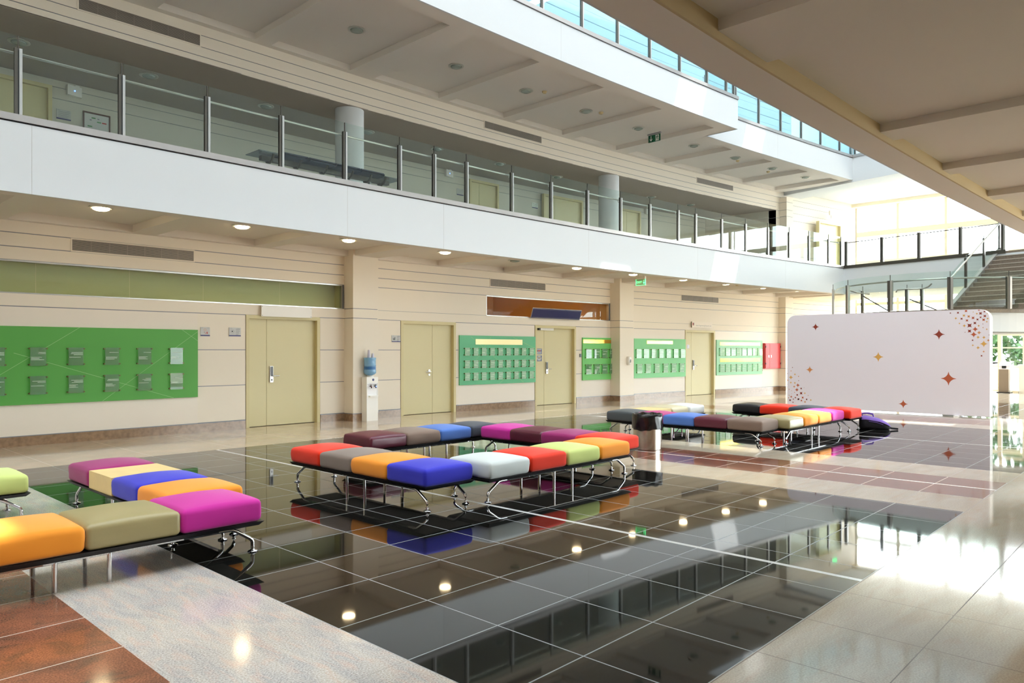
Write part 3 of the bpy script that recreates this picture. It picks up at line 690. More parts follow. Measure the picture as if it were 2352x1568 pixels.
# ------------------------------------------------------------------ WHITE STAR PANEL
STARS = [(7.473,2.168,0.097,'d',0),(4.578,1.926,0.126,'d',0),(5.924,1.385,0.125,'g',0),(7.625,1.036,0.097,'o',0),(4.38,0.883,0.165,'r',0),(5.353,0.24,0.106,'r',0),(4.34,2.422,0.024,'d',1),(4.185,2.424,0.036,'d',1),(4.021,2.459,0.043,'r',1),(4.229,2.295,0.033,'g',0),(4.112,2.282,0.036,'d',1),(4.065,2.356,0.04,'g',1),(3.968,2.332,0.043,'o',1),(4.002,2.239,0.04,'r',1),(4.155,2.174,0.024,'g',0),(4.057,2.118,0.04,'g',0),(3.951,2.121,0.068,'d',1),(3.878,2.431,0.016,'g',0),(3.805,2.391,0.029,'g',0),(3.765,2.475,0.032,'r',0),(3.881,2.295,0.045,'r',1),(3.733,2.393,0.046,'d',1),(3.793,2.256,0.036,'d',1),(3.732,2.303,0.029,'d',1),(3.845,2.175,0.045,'d',1),(3.655,2.432,0.032,'d',1),(3.617,2.483,0.02,'d',1),(3.602,2.387,0.018,'g',0),(3.649,2.33,0.044,'d',1),(3.593,2.272,0.028,'g',0),(3.672,2.246,0.043,'r',1),(3.61,2.199,0.025,'g',0),(3.687,2.15,0.014,'d',1),(3.77,2.111,0.029,'g',0),(3.838,2.034,0.064,'r',0),(3.684,2.066,0.018,'o',0),(3.611,2.028,0.025,'g',0),(3.952,1.993,0.054,'d',1),(3.868,1.913,0.072,'r',0),(3.761,1.954,0.046,'o',0),(4.04,1.968,0.014,'d',1),(3.781,1.847,0.039,'g',0),(3.666,1.842,0.039,'g',0),(3.89,1.78,0.027,'d',1),(3.885,1.664,0.029,'g',0),(3.669,1.696,0.082,'g',0),(3.782,1.608,0.043,'g',0),(3.671,1.519,0.028,'o',0),(3.713,1.422,0.03,'d',1),(3.567,1.897,0.014,'d',1),(3.58,1.775,0.035,'o',0),(8.087,1.088,0.02,'d',1),(8.127,0.994,0.022,'o',0),(8.228,0.922,0.023,'d',1),(8.022,0.904,0.034,'g',0),(8.131,0.821,0.062,'g',0),(7.924,0.852,0.022,'o',0),(8.224,0.742,0.034,'o',0),(7.92,0.737,0.018,'d',1),(8.133,0.68,0.034,'g',0),(8.023,0.674,0.034,'g',0),(7.941,0.615,0.056,'r',0),(8.042,0.573,0.036,'o',0),(8.228,0.629,0.011,'d',1),(7.969,0.491,0.056,'r',0),(7.854,0.529,0.036,'d',1),(7.773,0.554,0.01,'d',1),(8.181,0.5,0.019,'o',0),(8.113,0.461,0.015,'o',0),(8.031,0.421,0.02,'o',0),(7.854,0.403,0.053,'d',1),(7.756,0.407,0.031,'g',0),(8.112,0.383,0.011,'d',1),(7.96,0.354,0.038,'d',1),(8.181,0.336,0.02,'g',0),(7.665,0.349,0.018,'o',0),(8.121,0.297,0.038,'r',0),(8.008,0.279,0.031,'d',1),(8.196,0.266,0.023,'o',0),(7.812,0.288,0.042,'r',1),(8.065,0.235,0.025,'d',1),(7.924,0.239,0.036,'d',1),(8.148,0.209,0.032,'r',1),(7.706,0.248,0.029,'d',1),(7.596,0.233,0.032,'g',0),(7.751,0.175,0.036,'o',0),(7.846,0.207,0.036,'r',1),(7.707,0.245,0.033,'d',1),(8.075,0.151,0.027,'d',1),(7.93,0.241,0.039,'d',1),(8.156,0.201,0.036,'d',1)]
mb = MB()
xa, xb, y0, y1, H_, rc = 19.64, 19.94, 3.55, 8.23, 2.49, .22
pl = [(y0, .03), (y1, .03)]
for cy, a0 in ((y1 - rc, 0), (y0 + rc, PI / 2)):
    pl += [(cy + rc * math.cos(a0 + PI / 2 * i / 8), H_ - rc + rc * math.sin(a0 + PI / 2 * i / 8)) for i in range(9)]
fr = (Vector((0, 0, 0)), Vector((0, 1, 0)), Vector((0, 0, 1)), Vector((1, 0, 0)))
mb.plate(pl, fr, xa, xa + .004, 'panel'); mb.plate(pl, fr, xa + .004, xb, 'pedge')
for y, z, s, c, rot in STARS:
    P = []
    for i in range(4):
        a = PI / 2 * i + (PI / 4 if rot else 0)
        P.append((s * math.cos(a), s * math.sin(a)))
        for t in (.25, .5, .75):                        # concave side between two tips
            b0, b1 = a, a + PI / 2
            u = Vector((math.cos(b0), math.sin(b0))) * (s * (1 - t)) ** 1 ; v = Vector((math.cos(b1), math.sin(b1))) * (s * t)
            q = (u + v) * (1 - 1.55 * t * (1 - t) * 1.0)
            k = (1 - t) ** 1.55; l = t ** 1.55
            q = Vector((math.cos(b0), math.sin(b0))) * s * k + Vector((math.cos(b1), math.sin(b1))) * s * l
            P.append((q.x * .92, q.y * .92))
    pp = [(max(y0 + .002, min(y1 - .002, y + u)), min(H_ - .01, z + v)) for u, v in P]
    ctr = (sum(q[0] for q in pp) / len(pp), sum(q[1] for q in pp) / len(pp))
    for i in range(len(pp)):
        A, B = pp[i], pp[(i + 1) % len(pp)]
        mb.face([(xa - .0015, ctr[0], ctr[1]), (xa - .0015, B[0], B[1]), (xa - .0015, A[0], A[1])], 'st_' + c)
pn = thing('star_backdrop', 'large white rounded display panel printed with copper and gold stars', 'display panel', (19.8, 5.9, 0))
mb.build('printed_face', pn)
for y in (4.2, 7.6):
    m = MB(); m.box(19.5, 20.1, y - .05, y + .05, 0, .03, 'pedge'); m.build('foot', pn)

# ------------------------------------------------------------------ BENCHES
_pads = {}
def pad_mesh(key, w=.604, d=.63, h=.168, seed=0):
    k = (key, seed)
    if k in _pads: return _pads[k]
    bm = bmesh.new(); N = 18; r = .035; hx, hy, hz = w / 2, d / 2, h / 2
    def ramp(i, n, half, rad):                       # denser samples near the rounded edges
        t = -1 + 2 * i / n
        e = rad / half
        return t
    V = {}
    rng = random.Random(hash(key) % 1000 + seed); ph = [rng.uniform(0, 6) for _ in range(6)]
    def P(x, y, z):
        q = Vector((max(-hx + r, min(hx - r, x)), max(-hy + r, min(hy - r, y)), max(-hz + r, min(hz - r, z))))
        d_ = Vector((x, y, z)) - q
        if d_.length > 1e-9:
            d_ = d_.normalized() * r
        p_ = q + d_
        u, v = p_.x / hx, p_.y / hy
        if p_.z > 0:
            f = max(0, 1 - u * u) ** .8 * max(0, 1 - v * v) ** .8
            p_.z += .042 * f * (p_.z / hz)
        b = (1 - (p_.z / hz) ** 2) if abs(p_.z) < hz else 0
        ww = .004 * math.sin(9 * p_.y + ph[0]) * math.sin(22 * p_.z + ph[1]) + .003 * math.sin(16 * p_.x + ph[2]) * math.sin(30 * p_.z + ph[3])
        p_.x += (.004 * b + ww * .5 * b) * (1 if u > 0 else -1) * (1 if abs(u) > .8 else 0)
        p_.y += (.006 * b + ww * b) * (1 if v > 0 else -1) * (1 if abs(v) > .8 else 0)
        return p_
    def lev(half, n): 
        e = half - r
        L_ = [-half, -half + r * .3, -half + r * .65]
        L_ += [-e + 2 * e * i / n for i in range(n + 1)]
        L_ += [half - r * .65, half - r * .3, half]
        return L_
    xs, ys, zs = lev(hx, 10), lev(hy, 10), lev(hz, 3)
    def vert(x, y, z):
        kk = (round(x, 6), round(y, 6), round(z, 6))
        if kk not in V: V[kk] = bm.verts.new(P(x, y, z))
        return V[kk]
    def sheet(A, B, fn):
        for a0, a1 in zip(A, A[1:]):
            for b0, b1 in zip(B, B[1:]):
                try: bm.faces.new([fn(a0, b0), fn(a1, b0), fn(a1, b1), fn(a0, b1)])
                except ValueError: pass
    for z in (-hz, hz): sheet(xs, ys, lambda a, b: vert(a, b, z))
    for y in (-hy, hy): sheet(xs, zs, lambda a, b: vert(a, y, b))
    for x in (-hx, hx): sheet(ys, zs, lambda a, b: vert(x, a, b))
    bmesh.ops.recalc_face_normals(bm, faces=bm.faces)
    for f in bm.faces: f.smooth = True
    me = bpy.data.meshes.new('seat_pad'); bm.to_mesh(me); bm.free(); me.materials.append(PAD[key]); _pads[k] = me
    return me
_legs = {}
def leg_mesh(sx):
    if sx in _legs: return _legs[sx]
    m = MB()
    m.tube([(0, 0, .03), (0, 0, .072), (sx * .006, 0, .088), (sx * .022, 0, .104), (sx * .135, 0, .178), (sx * .16, 0, .19), (sx * .19, 0, .194), (sx * .27, 0, .194)], .0145, 'chrome', 10)
    m.lathe([(.002, 0), (.036, 0), (.038, .006), (.034, .011), (.02, .015), (.012, .022), (.012, .03), (.016, .034), (.016, .04)], 'chrome', 0, 0, 18)
    ob = m.build('leg', None, smooth=True); me = ob.data; bpy.data.objects.remove(ob); _legs[sx] = me
    return me
W_ = .62; PITCH = .608
NAMES = {'red': 'red', 'taupe': 'taupe', 'orange': 'orange', 'royal': 'royal blue', 'white': 'pale grey', 'lime': 'lime green', 'maroon': 'maroon leather', 'brown': 'taupe brown', 'sky': 'cornflower blue', 'slate': 'slate grey',
         'magenta': 'magenta', 'plum': 'plum', 'olive': 'olive leather', 'charcoal': 'charcoal', 'black': 'black leather', 'cream': 'cream leather', 'ivory': 'ivory leather', 'pink': 'raspberry pink', 'wood': 'maple wood'}
def bench(x, y, rz, cols, label, pitch=PITCH):
    """long bench: x,y is the corner the local +x axis starts from; +y is the seat depth."""
    n = len(cols); L_ = n * pitch
    b = thing('waiting_bench', label, 'bench', (x, y, 0), rz, 'modular benches set in squares on the black granite')
    def put(name, me, loc):
        o = bpy.data.objects.new(name, me); COL.objects.link(o); o.parent = b; o.location = loc; return o
    m = MB()
    m.hexa([(.02, .01, .206), (L_ - .02, .01, .206), (L_ - .02, W_ - .01, .206), (.02, W_ - .01, .206), (-.015, -.012, .236), (L_ + .015, -.012, .236), (L_ + .015, W_ + .012, .236), (-.015, W_ + .012, .236)], 'blackm')
    m.build('tray', b, local=True)
    m = MB()
    for yy in (.06, W_ - .06): m.tube([(.27, yy, .194), (L_ - .27, yy, .194)], .014, 'chrome', 8)
    m.build('rail', b, local=True, smooth=True)
    for sx, xx in ((1, .045), (-1, L_ - .045)):
        for yy in (.06, W_ - .06): put('leg', leg_mesh(sx), (xx, yy, 0))
    for xx in (L_ / 2 - .16, L_ / 2 + .16):
        for yy in (.06, W_ - .06):
            m = MB(); m.tube([(xx, yy, 0), (xx, yy, .19)], .0155, 'chrome', 10); m.build('post', b, local=True, smooth=True)
    for i, c in enumerate(cols):
        if c == 'wood':
            m = MB(); a = i * pitch + .004; e = (i + 1) * pitch - .004; q = .004
            m.box(a, e, .0, W_, .237, .4, 'wood'); o = m.build('table_block', b, local=True); o['label'] = 'plain maple block set between the pads'
        else:
            o = put('seat_pad', pad_mesh(c, seed=i % 3), (i * pitch + pitch / 2, W_ / 2, .236 + .084)); o['label'] = NAMES[c] + ' seat pad'
    return b
R90 = PI / 2
# group by the left edge
bench(.352, 5.24, 0, ['taupe', 'orange', 'olive', 'magenta'], 'nearest bench with orange, olive leather and magenta pads, cut by the left edge')
bench(2.33 + W_, 5.87, R90, ['orange', 'royal', 'wood', 'plum'], 'bench with plum, royal blue and orange pads around a maple wood block')
bench(-.56, 7.82, 0, ['slate', 'red', 'sky', 'lime'], 'bench at the left edge ending in a lime green pad')
# middle group
bench(4.50 + W_, 5.355, R90, ['royal', 'orange', 'taupe', 'red'], 'bench with red, taupe, orange and royal blue pads, nearest of the middle square')
bench(5.21, 5.22, 0, ['white', 'red', 'lime', 'orange'], 'bench with pale grey, red, lime and orange pads in front of the bin', .624)
bench(5.72, 7.92, 0, ['maroon', 'brown', 'sky', 'slate'], 'bench with maroon leather, taupe brown, cornflower and slate pads')
bench(7.70 + W_, 5.50, R90, ['red', 'plum', 'maroon', 'magenta'], 'bench with magenta, maroon, plum and red pads, beside the bin', .596)
# far group
bench(11.27 + W_, 5.13, R90, ['brown', 'maroon', 'sky', 'pink', 'charcoal'], 'five-pad bench with charcoal, raspberry, cornflower, maroon and brown pads behind the bin')
bench(11.93, 4.98, 0, ['olive', 'orange', 'orange', 'magenta'], 'bench with olive, two orange and a sunlit magenta pad, beside the backpack', .645)
bench(12.0, 7.62, 0, ['wood', 'cream', 'ivory'], 'three-place bench with a maple block, cream and ivory leather pads', .67)
bench(14.55 + W_, 4.88, R90, ['red', 'slate', 'red', 'black'], 'bench with black, red, slate and red pads in front of the star panel', .6)

# ------------------------------------------------------------------ BIN, BACKPACK, WATER COOLER
bx, by = 9.86, 6.36
bn_ = thing('waste_bin', 'round brushed steel waste bin with a black liner beside the middle benches', 'bin', (bx, by, 0))
m = MB(); m.lathe([(.2, 0), (.222, .004), (.222, .54), (.205, .54), (.205, .02), (.05, .02)], 'steel', bx, by, 48); m.build('bin_body', bn_, smooth=True)
m = MB(); rng = random.Random(3); K = 60
prof = [(.19, .30), (.2, .44), (.205, .545), (.214, .556), (.228, .55), (.235, .5), (.234, .44), (.238, .37), (.236, .31)]
rows = []
for i, (rr, z) in enumerate(prof):
    row = []
    for j in range(K):
        a = 2 * PI * j / K
        wv = .004 * math.sin(a * 7 + i * .9) + .003 * math.sin(a * 17 - i * 1.3) + .002 * math.sin(a * 29 + i)
        zz = z + (.012 * math.sin(a * 3 + 1) + .006 * math.sin(a * 11) if i == len(prof) - 1 else (.006 * math.sin(a * 9) if i in (2, 3, 4) else 0))
        row.append((bx + (rr + wv * (1 if i > 3 else 1.8)) * math.cos(a), by + (rr + wv) * math.sin(a), zz))
    rows.append(row)
m.grid(rows, 'liner', True); m.face(rows[0][::-1], 'liner'); m.build('liner', bn_, smooth=True, sharp=80)

bg = thing('backpack', 'purple and black backpack lying on the floor by the far benches', 'backpack', (15.38, 4.72, 0))
m = MB(); rows = []
U = Vector((.35, -.94, 0)); Vv = Vector((.94, .35, 0)); c0 = Vector((15.38, 4.72, 0))
secs = [(-.26, .10, .02, .20), (-.24, .17, .0, .24), (-.16, .2, .0, .25), (-.05, .2, .0, .23), (.08, .19, .0, .2), (.18, .17, .0, .15), (.25, .13, .0, .1), (.28, .06, .015, .06)]
for s_, hw, zl, zh in secs:
    row = []
    for j in range(20):
        a = 2 * PI * j / 20; ca, sa = math.cos(a), math.sin(a)
        e = lambda v: math.copysign(abs(v) ** .6, v)
        row.append(c0 + U * s_ + Vv * hw * e(ca) + Vector((0, 0, (zl + zh) / 2 + (zh - zl) / 2 * e(sa))))
    rows.append(row)
m.grid(rows, 'bagd', True); m.face(rows[0][::-1], 'bagd'); m.face(rows[-1], 'bagd'); m.build('bag_body', bg, smooth=True, sharp=70)
m = MB(); rows = []
for s_, hw, zl, zh in secs[1:]:
    row = []
    for j in range(11):
        a = PI * (.12 + .76 * j / 10); e = lambda v: math.copysign(abs(v) ** .6, v)
        row.append(c0 + U * (s_ + .01) + Vv * (hw + .012) * e(math.cos(a)) + Vector((0, 0, (zl + zh) / 2 + ((zh - zl) / 2 + .012) * e(math.sin(a)))))
    rows.append(row)
m.grid(rows, 'bag'); m.build('bag_flap', bg, smooth=True, sharp=70)
m = MB(); T = lambda a, b, z: c0 + U * a + Vv * b + Vector((0, 0, z))
m.tube([T(-.2, .05, .25), T(-.22, .05, .29), T(-.12, .06, .31), T(-.02, .05, .29), T(0, .05, .24)], [.016, .018, .018, .018, .014], 'bag', 8); m.build('carry_loop', bg, smooth=True)
m = MB(); m.tube([T(.25, -.02, .05), T(.31, -.02, .03), T(.42, .0, .02)], .018, 'bagd', 8); m.build('strap', bg, smooth=True)
m = MB(); m.tube([T(-.1, -.2, .17), T(.03, -.205, .15), T(.15, -.185, .11)], .006, 'bag', 6); m.build('zip_trim', bg)

wx, wy = 9.665, 13.31
wc = thing('water_cooler', 'white floor-standing water cooler against the cream pillar', 'water cooler', (wx, wy, 0))
m = MB()
m.box(wx - .15, wx + .15, wy - .0, wy + .17, 0, .96, 'white'); m.box(wx - .15, wx + .15, wy - .012, wy, 0, .53, 'white'); m.box(wx - .15, wx + .15, wy - .012, wy, .83, .96, 'white')
m.box(wx - .15, wx - .13, wy - .012, wy, .53, .83, 'white'); m.box(wx + .13, wx + .15, wy - .012, wy, .53, .83, 'white')
m.box(wx - .13, wx + .13, wy - .005, wy, .53, .83, 'pedge'); m.box(wx - .1, wx + .12, wy - .07, wy, .53, .555, 'white'); m.box(wx - .14, wx + .14, wy - .014, wy - .012, .80, .808, 'signg')
m.lathe([(.08, .96), (.07, .985), (.05, 1.0)], 'white', wx, wy + .08, 24); m.build('cooler_body', wc)
m = MB()
for dx, mm in ((-.06, 'redink'), (.06, 'led')):
    m.tube([(wx + dx, wy, .76), (wx + dx, wy - .05, .765), (wx + dx, wy - .06, .72)], .014, 'dark', 8); m.box(wx + dx - .012, wx + dx + .012, wy - .066, wy - .03, .77, .80, 'grey'); m.box(wx + dx - .008, wx + dx + .008, wy - .068, wy - .06, .745, .76, mm)
m.build('tap', wc)
m = MB(); m.plate([(.028 * math.cos(t * PI / 8), .9 + .028 * math.sin(t * PI / 8)) for t in range(16)], (Vector((wx + .02, wy - .012, 0)), Vector((1, 0, 0)), Vector((0, 0, 1)), Vector((0, -1, 0))), 0, .003, 'navyb'); m.build('round_badge', wc)
m = MB(); m.lathe([(.03, .985), (.05, 1.0), (.11, 1.02), (.135, 1.05), (.135, 1.1), (.128, 1.12), (.128, 1.2), (.136, 1.215), (.128, 1.23), (.128, 1.34), (.136, 1.36), (.13, 1.385), (.05, 1.39)], 'bluewater', wx, wy + .08, 32)
m.lathe([(.1305, 1.125), (.1305, 1.19)], 'bluelabel', wx, wy + .08, 32, False); m.build('bottle', wc, smooth=True)
for k, (dx, h) in enumerate(((-.03, .165), (.075, .09))):
    m = MB(); zt = 1.39; pr = []
    q = 0
    while q < h - .02: pr += [(.034 - .012 * q / h, zt + q), (.036 - .012 * q / h, zt + q + .004)]; q += .022
    pr += [(.022, zt + h), (.001, zt + h)]
    m.lathe(pr, 'cup', wx + dx, wy + .08, 16); tag(m.build('cup_stack', origin=(wx + dx, wy + .08, zt), smooth=True), ('taller stack of upturned paper cups on the water bottle', 'shorter stack of upturned paper cups on the water bottle')[k], 'cups', 'cup stacks on the water bottle')

# ------------------------------------------------------------------ GREEN BOARDS
def board(x0, x1, bm_, label, cols, rows, gold=(), pm='pq2', lines=(), grey=()):
    """cols: list of (x0,x1) per row; rows: list of (z0,z1)."""
    b = thing('display_board', label, 'display board', (x0, Yw(x0), .665))
    m = MB(); m.cbox(x0, x1, .0, .035, .665, 1.93, bm_)
    for (u0, v0, u1, v1) in lines:
        fr_ = None
        k = 10
        for i in range(k):
            a, c = i / k, (i + 1) / k
            xa_, xb_ = u0 + (u1 - u0) * a, u0 + (u1 - u0) * c; za, zb_ = v0 + (v1 - v0) * a, v0 + (v1 - v0) * c
            m.face([(xa_, Yw(xa_) - .0362, za - .004), (xb_, Yw(xb_) - .0362, zb_ - .004), (xb_, Yw(xb_) - .0362, zb_ + .004), (xa_, Yw(xa_) - .0362, za + .004)], 'bline')
    m.build('board_face', b)
    for x_0, x_1, z0, z1, gm in gold:
        m = MB(); m.cbox(x_0, x_1, .035, .04, z0, z1, gm, n=6); m.build('gold_strip', b)
    rng = random.Random(int(x0 * 10))
    for ri, (z0, z1) in enumerate(rows):
        for ci, (a, c) in enumerate(cols[ri]):
            m = MB(); m.cbox(a, c, .065, .072, z0, z1, pm, n=1)
            o_, U_, V_, N_ = wframe((a + c) / 2, (z0 + z1) / 2, .072); w2, h2 = (c - a) / 2, (z1 - z0) / 2
            for t, n_l, right in ((.42, rng.randint(1, 3), 1), (-.1, rng.randint(1, 3), 0)):
                for l in range(n_l):
                    ln = w2 * rng.uniform(.8, 1.7); z_ = h2 * t - l * h2 * .13
                    u0 = (w2 * .92 - ln) if right else -w2 * .92
                    m.plate(rect(u0, u0 + ln, z_, z_ + h2 * .05), (o_, U_, V_, N_), .0004, .0008, 'pqtext')
            for sx in (-1, 1):
                for sz in (-1, 1):
                    p0 = o_ + U_ * sx * (w2 + .012) + V_ * sz * (h2 - .02)
                    m.tube([p0 - N_ * .04, p0 + N_ * .004], .011, 'stud', 8)
            m.build('plaque', b)
    return b
c1 = [(x, x + .225) for x in (1.1, 1.66, 2.2, 2.75, 3.32, 3.87, 4.43, 4.97, 5.53)]
board(.6, 6.05, 'bl1', 'largest grass green board with two rows of glass plaques, cut by the left edge', [c1, c1], [(1.29, 1.59), (.825, 1.125)], pm='pq1',
      lines=[(2.4, .8, 4.05, 1.93), (3.1, 1.5, 5.6, .67), (4.4, .67, 6.05, 1.9), (5.75, 1.93, 6.05, 1.72)])
c2 = [(x, x + .158) for x in (12.78, 13.07, 13.35, 13.64, 13.93, 14.22, 14.51, 14.79, 15.09)]
board(12.63, 15.35, 'bl2', 'sea green board with three rows of small plaques and a pale gold strip', [c2, c2, c2], [(1.41, 1.615), (1.09, 1.295), (.775, .98)], [(13.16, 14.84, 1.70, 1.84, 'goldm')],
      lines=[(12.7, .75, 13.7, 1.9), (13.0, 1.9, 14.9, .67), (14.5, 1.9, 15.34, 1.6), (14.0, .67, 15.2, 1.5)])
c3 = [(x, x + .235) for x in (17.4, 17.77, 18.12, 18.46)]
board(17.29, 18.555, 'bl3', 'narrow spring green board with two rows of plaques, left of the pillar', [c3, c3], [(1.31, 1.60), (.84, 1.14)], [(17.31, 18.55, 1.765, 1.875, 'gold')], pm='pq1',
      lines=[(17.3, .9, 18.5, 1.6)])
c4 = [(19.73, 19.97), (20.09, 20.34), (20.48, 20.72), (20.86, 21.09), (21.25, 21.47), (21.63, 21.86), (22.0, 22.23)]
c4b = [(19.76, 20.0), (20.19, 20.43), (20.64, 20.88), (21.09, 21.32), (21.52, 21.76), (21.95, 22.19)]
board(19.66, 22.31, 'bl4', 'mint green board with seven plaques above six, right of the pillar', [c4, c4b], [(1.30, 1.60), (.82, 1.12)], [(20.28, 21.61, 1.765, 1.87, 'gold')],
      lines=[(19.8, .8, 21.2, 1.9), (20.3, 1.75, 21.8, .67), (21.3, .7, 22.2, 1.7)])
c5 = [(24.21 + .33 * i, 24.48 + .33 * i) for i in range(8)]
board(24.06, 26.85, 'bl5', 'pale mint board with two gold strips, beside the red fire cabinet', [c5, c5], [(1.36, 1.645), (.775, 1.06)], [(24.25, 26.7, 1.735, 1.85, 'gold'), (24.25, 26.7, 1.14, 1.265, 'gold')])
# fire cabinet
f = thing('fire_cabinet', 'red two-door fire cabinet on the far end of the cream wall', 'cabinet', (27.4, Yw(27.4), .86))
m = MB(); m.cbox(26.93, 27.93, 0, .09, .86, 1.83, 'red', n=1); m.build('cabinet_body', f)
for a, c in ((26.95, 27.2), (27.215, 27.91)):
    m = MB(); m.cbox(a, c, .09, .105, .885, 1.805, 'red', n=1); dd = m.build('cabinet_door', f)
    m = MB(); q = c - .07 if a < 27 else a + .07
    m.cbox(q - .025, q + .025, .105, .118, 1.29, 1.37, 'chrome', n=1); m.build('latch', dd)
    m = MB(); q = 26.945 if a < 27 else 27.9
    for z in (1.02, 1.66): m.cbox(q, q + .03, .09, .112, z, z + .07, 'ink', n=1)
    m.build('hinge', dd)

# ------------------------------------------------------------------ GRILLES, LIGHTS, SIGNS
def grille(x0, x1, z0, z1, label):
    g = thing('air_grille', label, 'air grille', (x0, Yw(x0), z0), group='air grilles in the cream wall')
    m = MB(); t = .02
    m.cbox(x0 - t, x1 + t, .0, .012, z0 - t, z0, 'cream'); m.cbox(x0 - t, x1 + t, .0, .012, z1, z1 + t, 'cream'); m.cbox(x0 - t, x0, 0, .012, z0, z1, 'cream', n=1); m.cbox(x1, x1 + t, 0, .012, z0, z1, 'cream', n=1)
    m.build('grille_frame', g)
    m = MB(); m.cbox(x0, x1, .001, .003, z0, z1, 'grilld'); k = 12
    for i in range(k): m.cbox(x0, x1, .003, .009, z0 + (z1 - z0) * (i + .12) / k, z0 + (z1 - z0) * (i + .72) / k, 'grill')
    for i in range(1, 7): xx = x0 + (x1 - x0) * i / 7; m.cbox(xx - .004, xx + .004, .003, .011, z0, z1, 'grill', n=1)
    m.build('slats', g)
grille(3.94, 5.98, 3.222, 3.408, 'grey slatted air grille above the greenish clerestory glass')
grille(13.70, 15.76, 3.24, 3.43, 'grey slatted air grille above the warm lit clerestory')
grille(22.12, 24.2, 3.25, 3.436, 'grey slatted air grille above the white curled door sign')
grille(4.04, 6.10, 7.31, 7.51, 'dark slatted air grille in the upper header near the left edge')
grille(13.5, 15.61, 7.36, 7.54, 'slatted air grille in the middle of the upper header')
grille(22.97, 25.07, 7.37, 7.55, 'slatted air grille in the upper header near the far end')
ORD = ['first', 'second', 'third', 'fourth', 'fifth', 'sixth', 'seventh', 'eighth', 'ninth', 'tenth', 'eleventh']
def lamp(x, off, z, lit, label, grp):
    y = Yw(x) - off
    l = thing('ceiling_light', label, 'ceiling light', (x, y, z), group=grp)
    m = MB(); m.lathe([(.17, z), (.175, z - .012), (.15, z - .02), (.125, z - .015), (.125, z)], 'lamprim', x, y, 28); m.build('rim', l, smooth=True)
    m = MB(); m.lathe([(.12, z - .014), (.115, z - .035), (.08, z - .05), (.002, z - .055)], 'lamp' if lit else 'lampoff', x, y, 28); m.build('diffuser', l, smooth=True)
for i, x in enumerate([3.92, 6.2, 8.42, 10.92, 13.1, 15.36, 17.72, 20.1, 22.35, 24.5, 26.58]):
    lamp(x, 1.48, 3.745, i != 4, (ORD[i] + ' round downlight from the left under the lower balcony' + (', the unlit one' if i == 4 else ', lit')), 'downlights under the lower balcony')
for i, x in enumerate([8.42, 11.0, 13.2, 15.4, 17.6, 20.25, 22.45, 24.62, 26.68]):
    lamp(x, 1.75, 7.83, False, ORD[i] + ' round unlit downlight from the left in the upper soffit', 'downlights in the upper soffit')
for i, (x, off, z) in enumerate(((13.55, 2.02, 7.83), (15.76, 1.95, 7.83), (22.83, 1.6, 7.83), (24.95, 1.4, 7.83), (22.96, 1.5, 3.745))):
    m = MB(); y = Yw(x) - off; m.lathe([(.06, z), (.06, z - .02), (.045, z - .035), (.04, z - .05), (.002, z - .052)], 'sensor', x, y, 18)
    tag(m.build('smoke_detector', origin=(x, y, z - .05), smooth=True), ['beige smoke detector beside the third upper downlight', 'beige smoke detector beside the fourth upper downlight', 'beige smoke detector beside the seventh upper downlight', 'beige smoke detector beside the eighth upper downlight', 'small smoke detector under the lower balcony near its far end'][i], 'smoke detector')

def man(mb, fr, s, m):
    o, U, V, N_ = fr
    P = lambda pts: [(x * s, y * s) for x, y in pts]
    mb.plate(P([(.08 * math.cos(t * PI / 5), .38 + .08 * math.sin(t * PI / 5)) for t in range(10)]), fr, .001, .002, m)
    for poly in ([(-.06, .28), (.1, .28), (.04, -.02), (-.12, -.02)], [(.08, .28), (.3, .14), (.27, .09), (.04, .2)], [(-.04, .28), (-.26, .2), (-.3, .0), (-.25, 0), (-.2, .16), (-.06, .2)],
                 [(-.12, 0), (-.02, .02), (-.14, -.2), (-.36, -.3), (-.38, -.25), (-.2, -.16)], [(-.04, 0), (.05, 0), (.2, -.16), (.16, -.42), (.1, -.42), (.12, -.2)]):
        mb.plate(P(poly), fr, .001, .002, m)
def arrow(mb, fr, s, m):
    P = lambda pts: [(x * s, y * s) for x, y in pts]
    mb.plate(P([(-.05, .42), (.05, .42), (.05, -.15), (.22, .02), (.22, -.12), (0, -.4), (-.22, -.12), (-.22, .02), (-.05, -.15)]), fr, .001, .002, m)
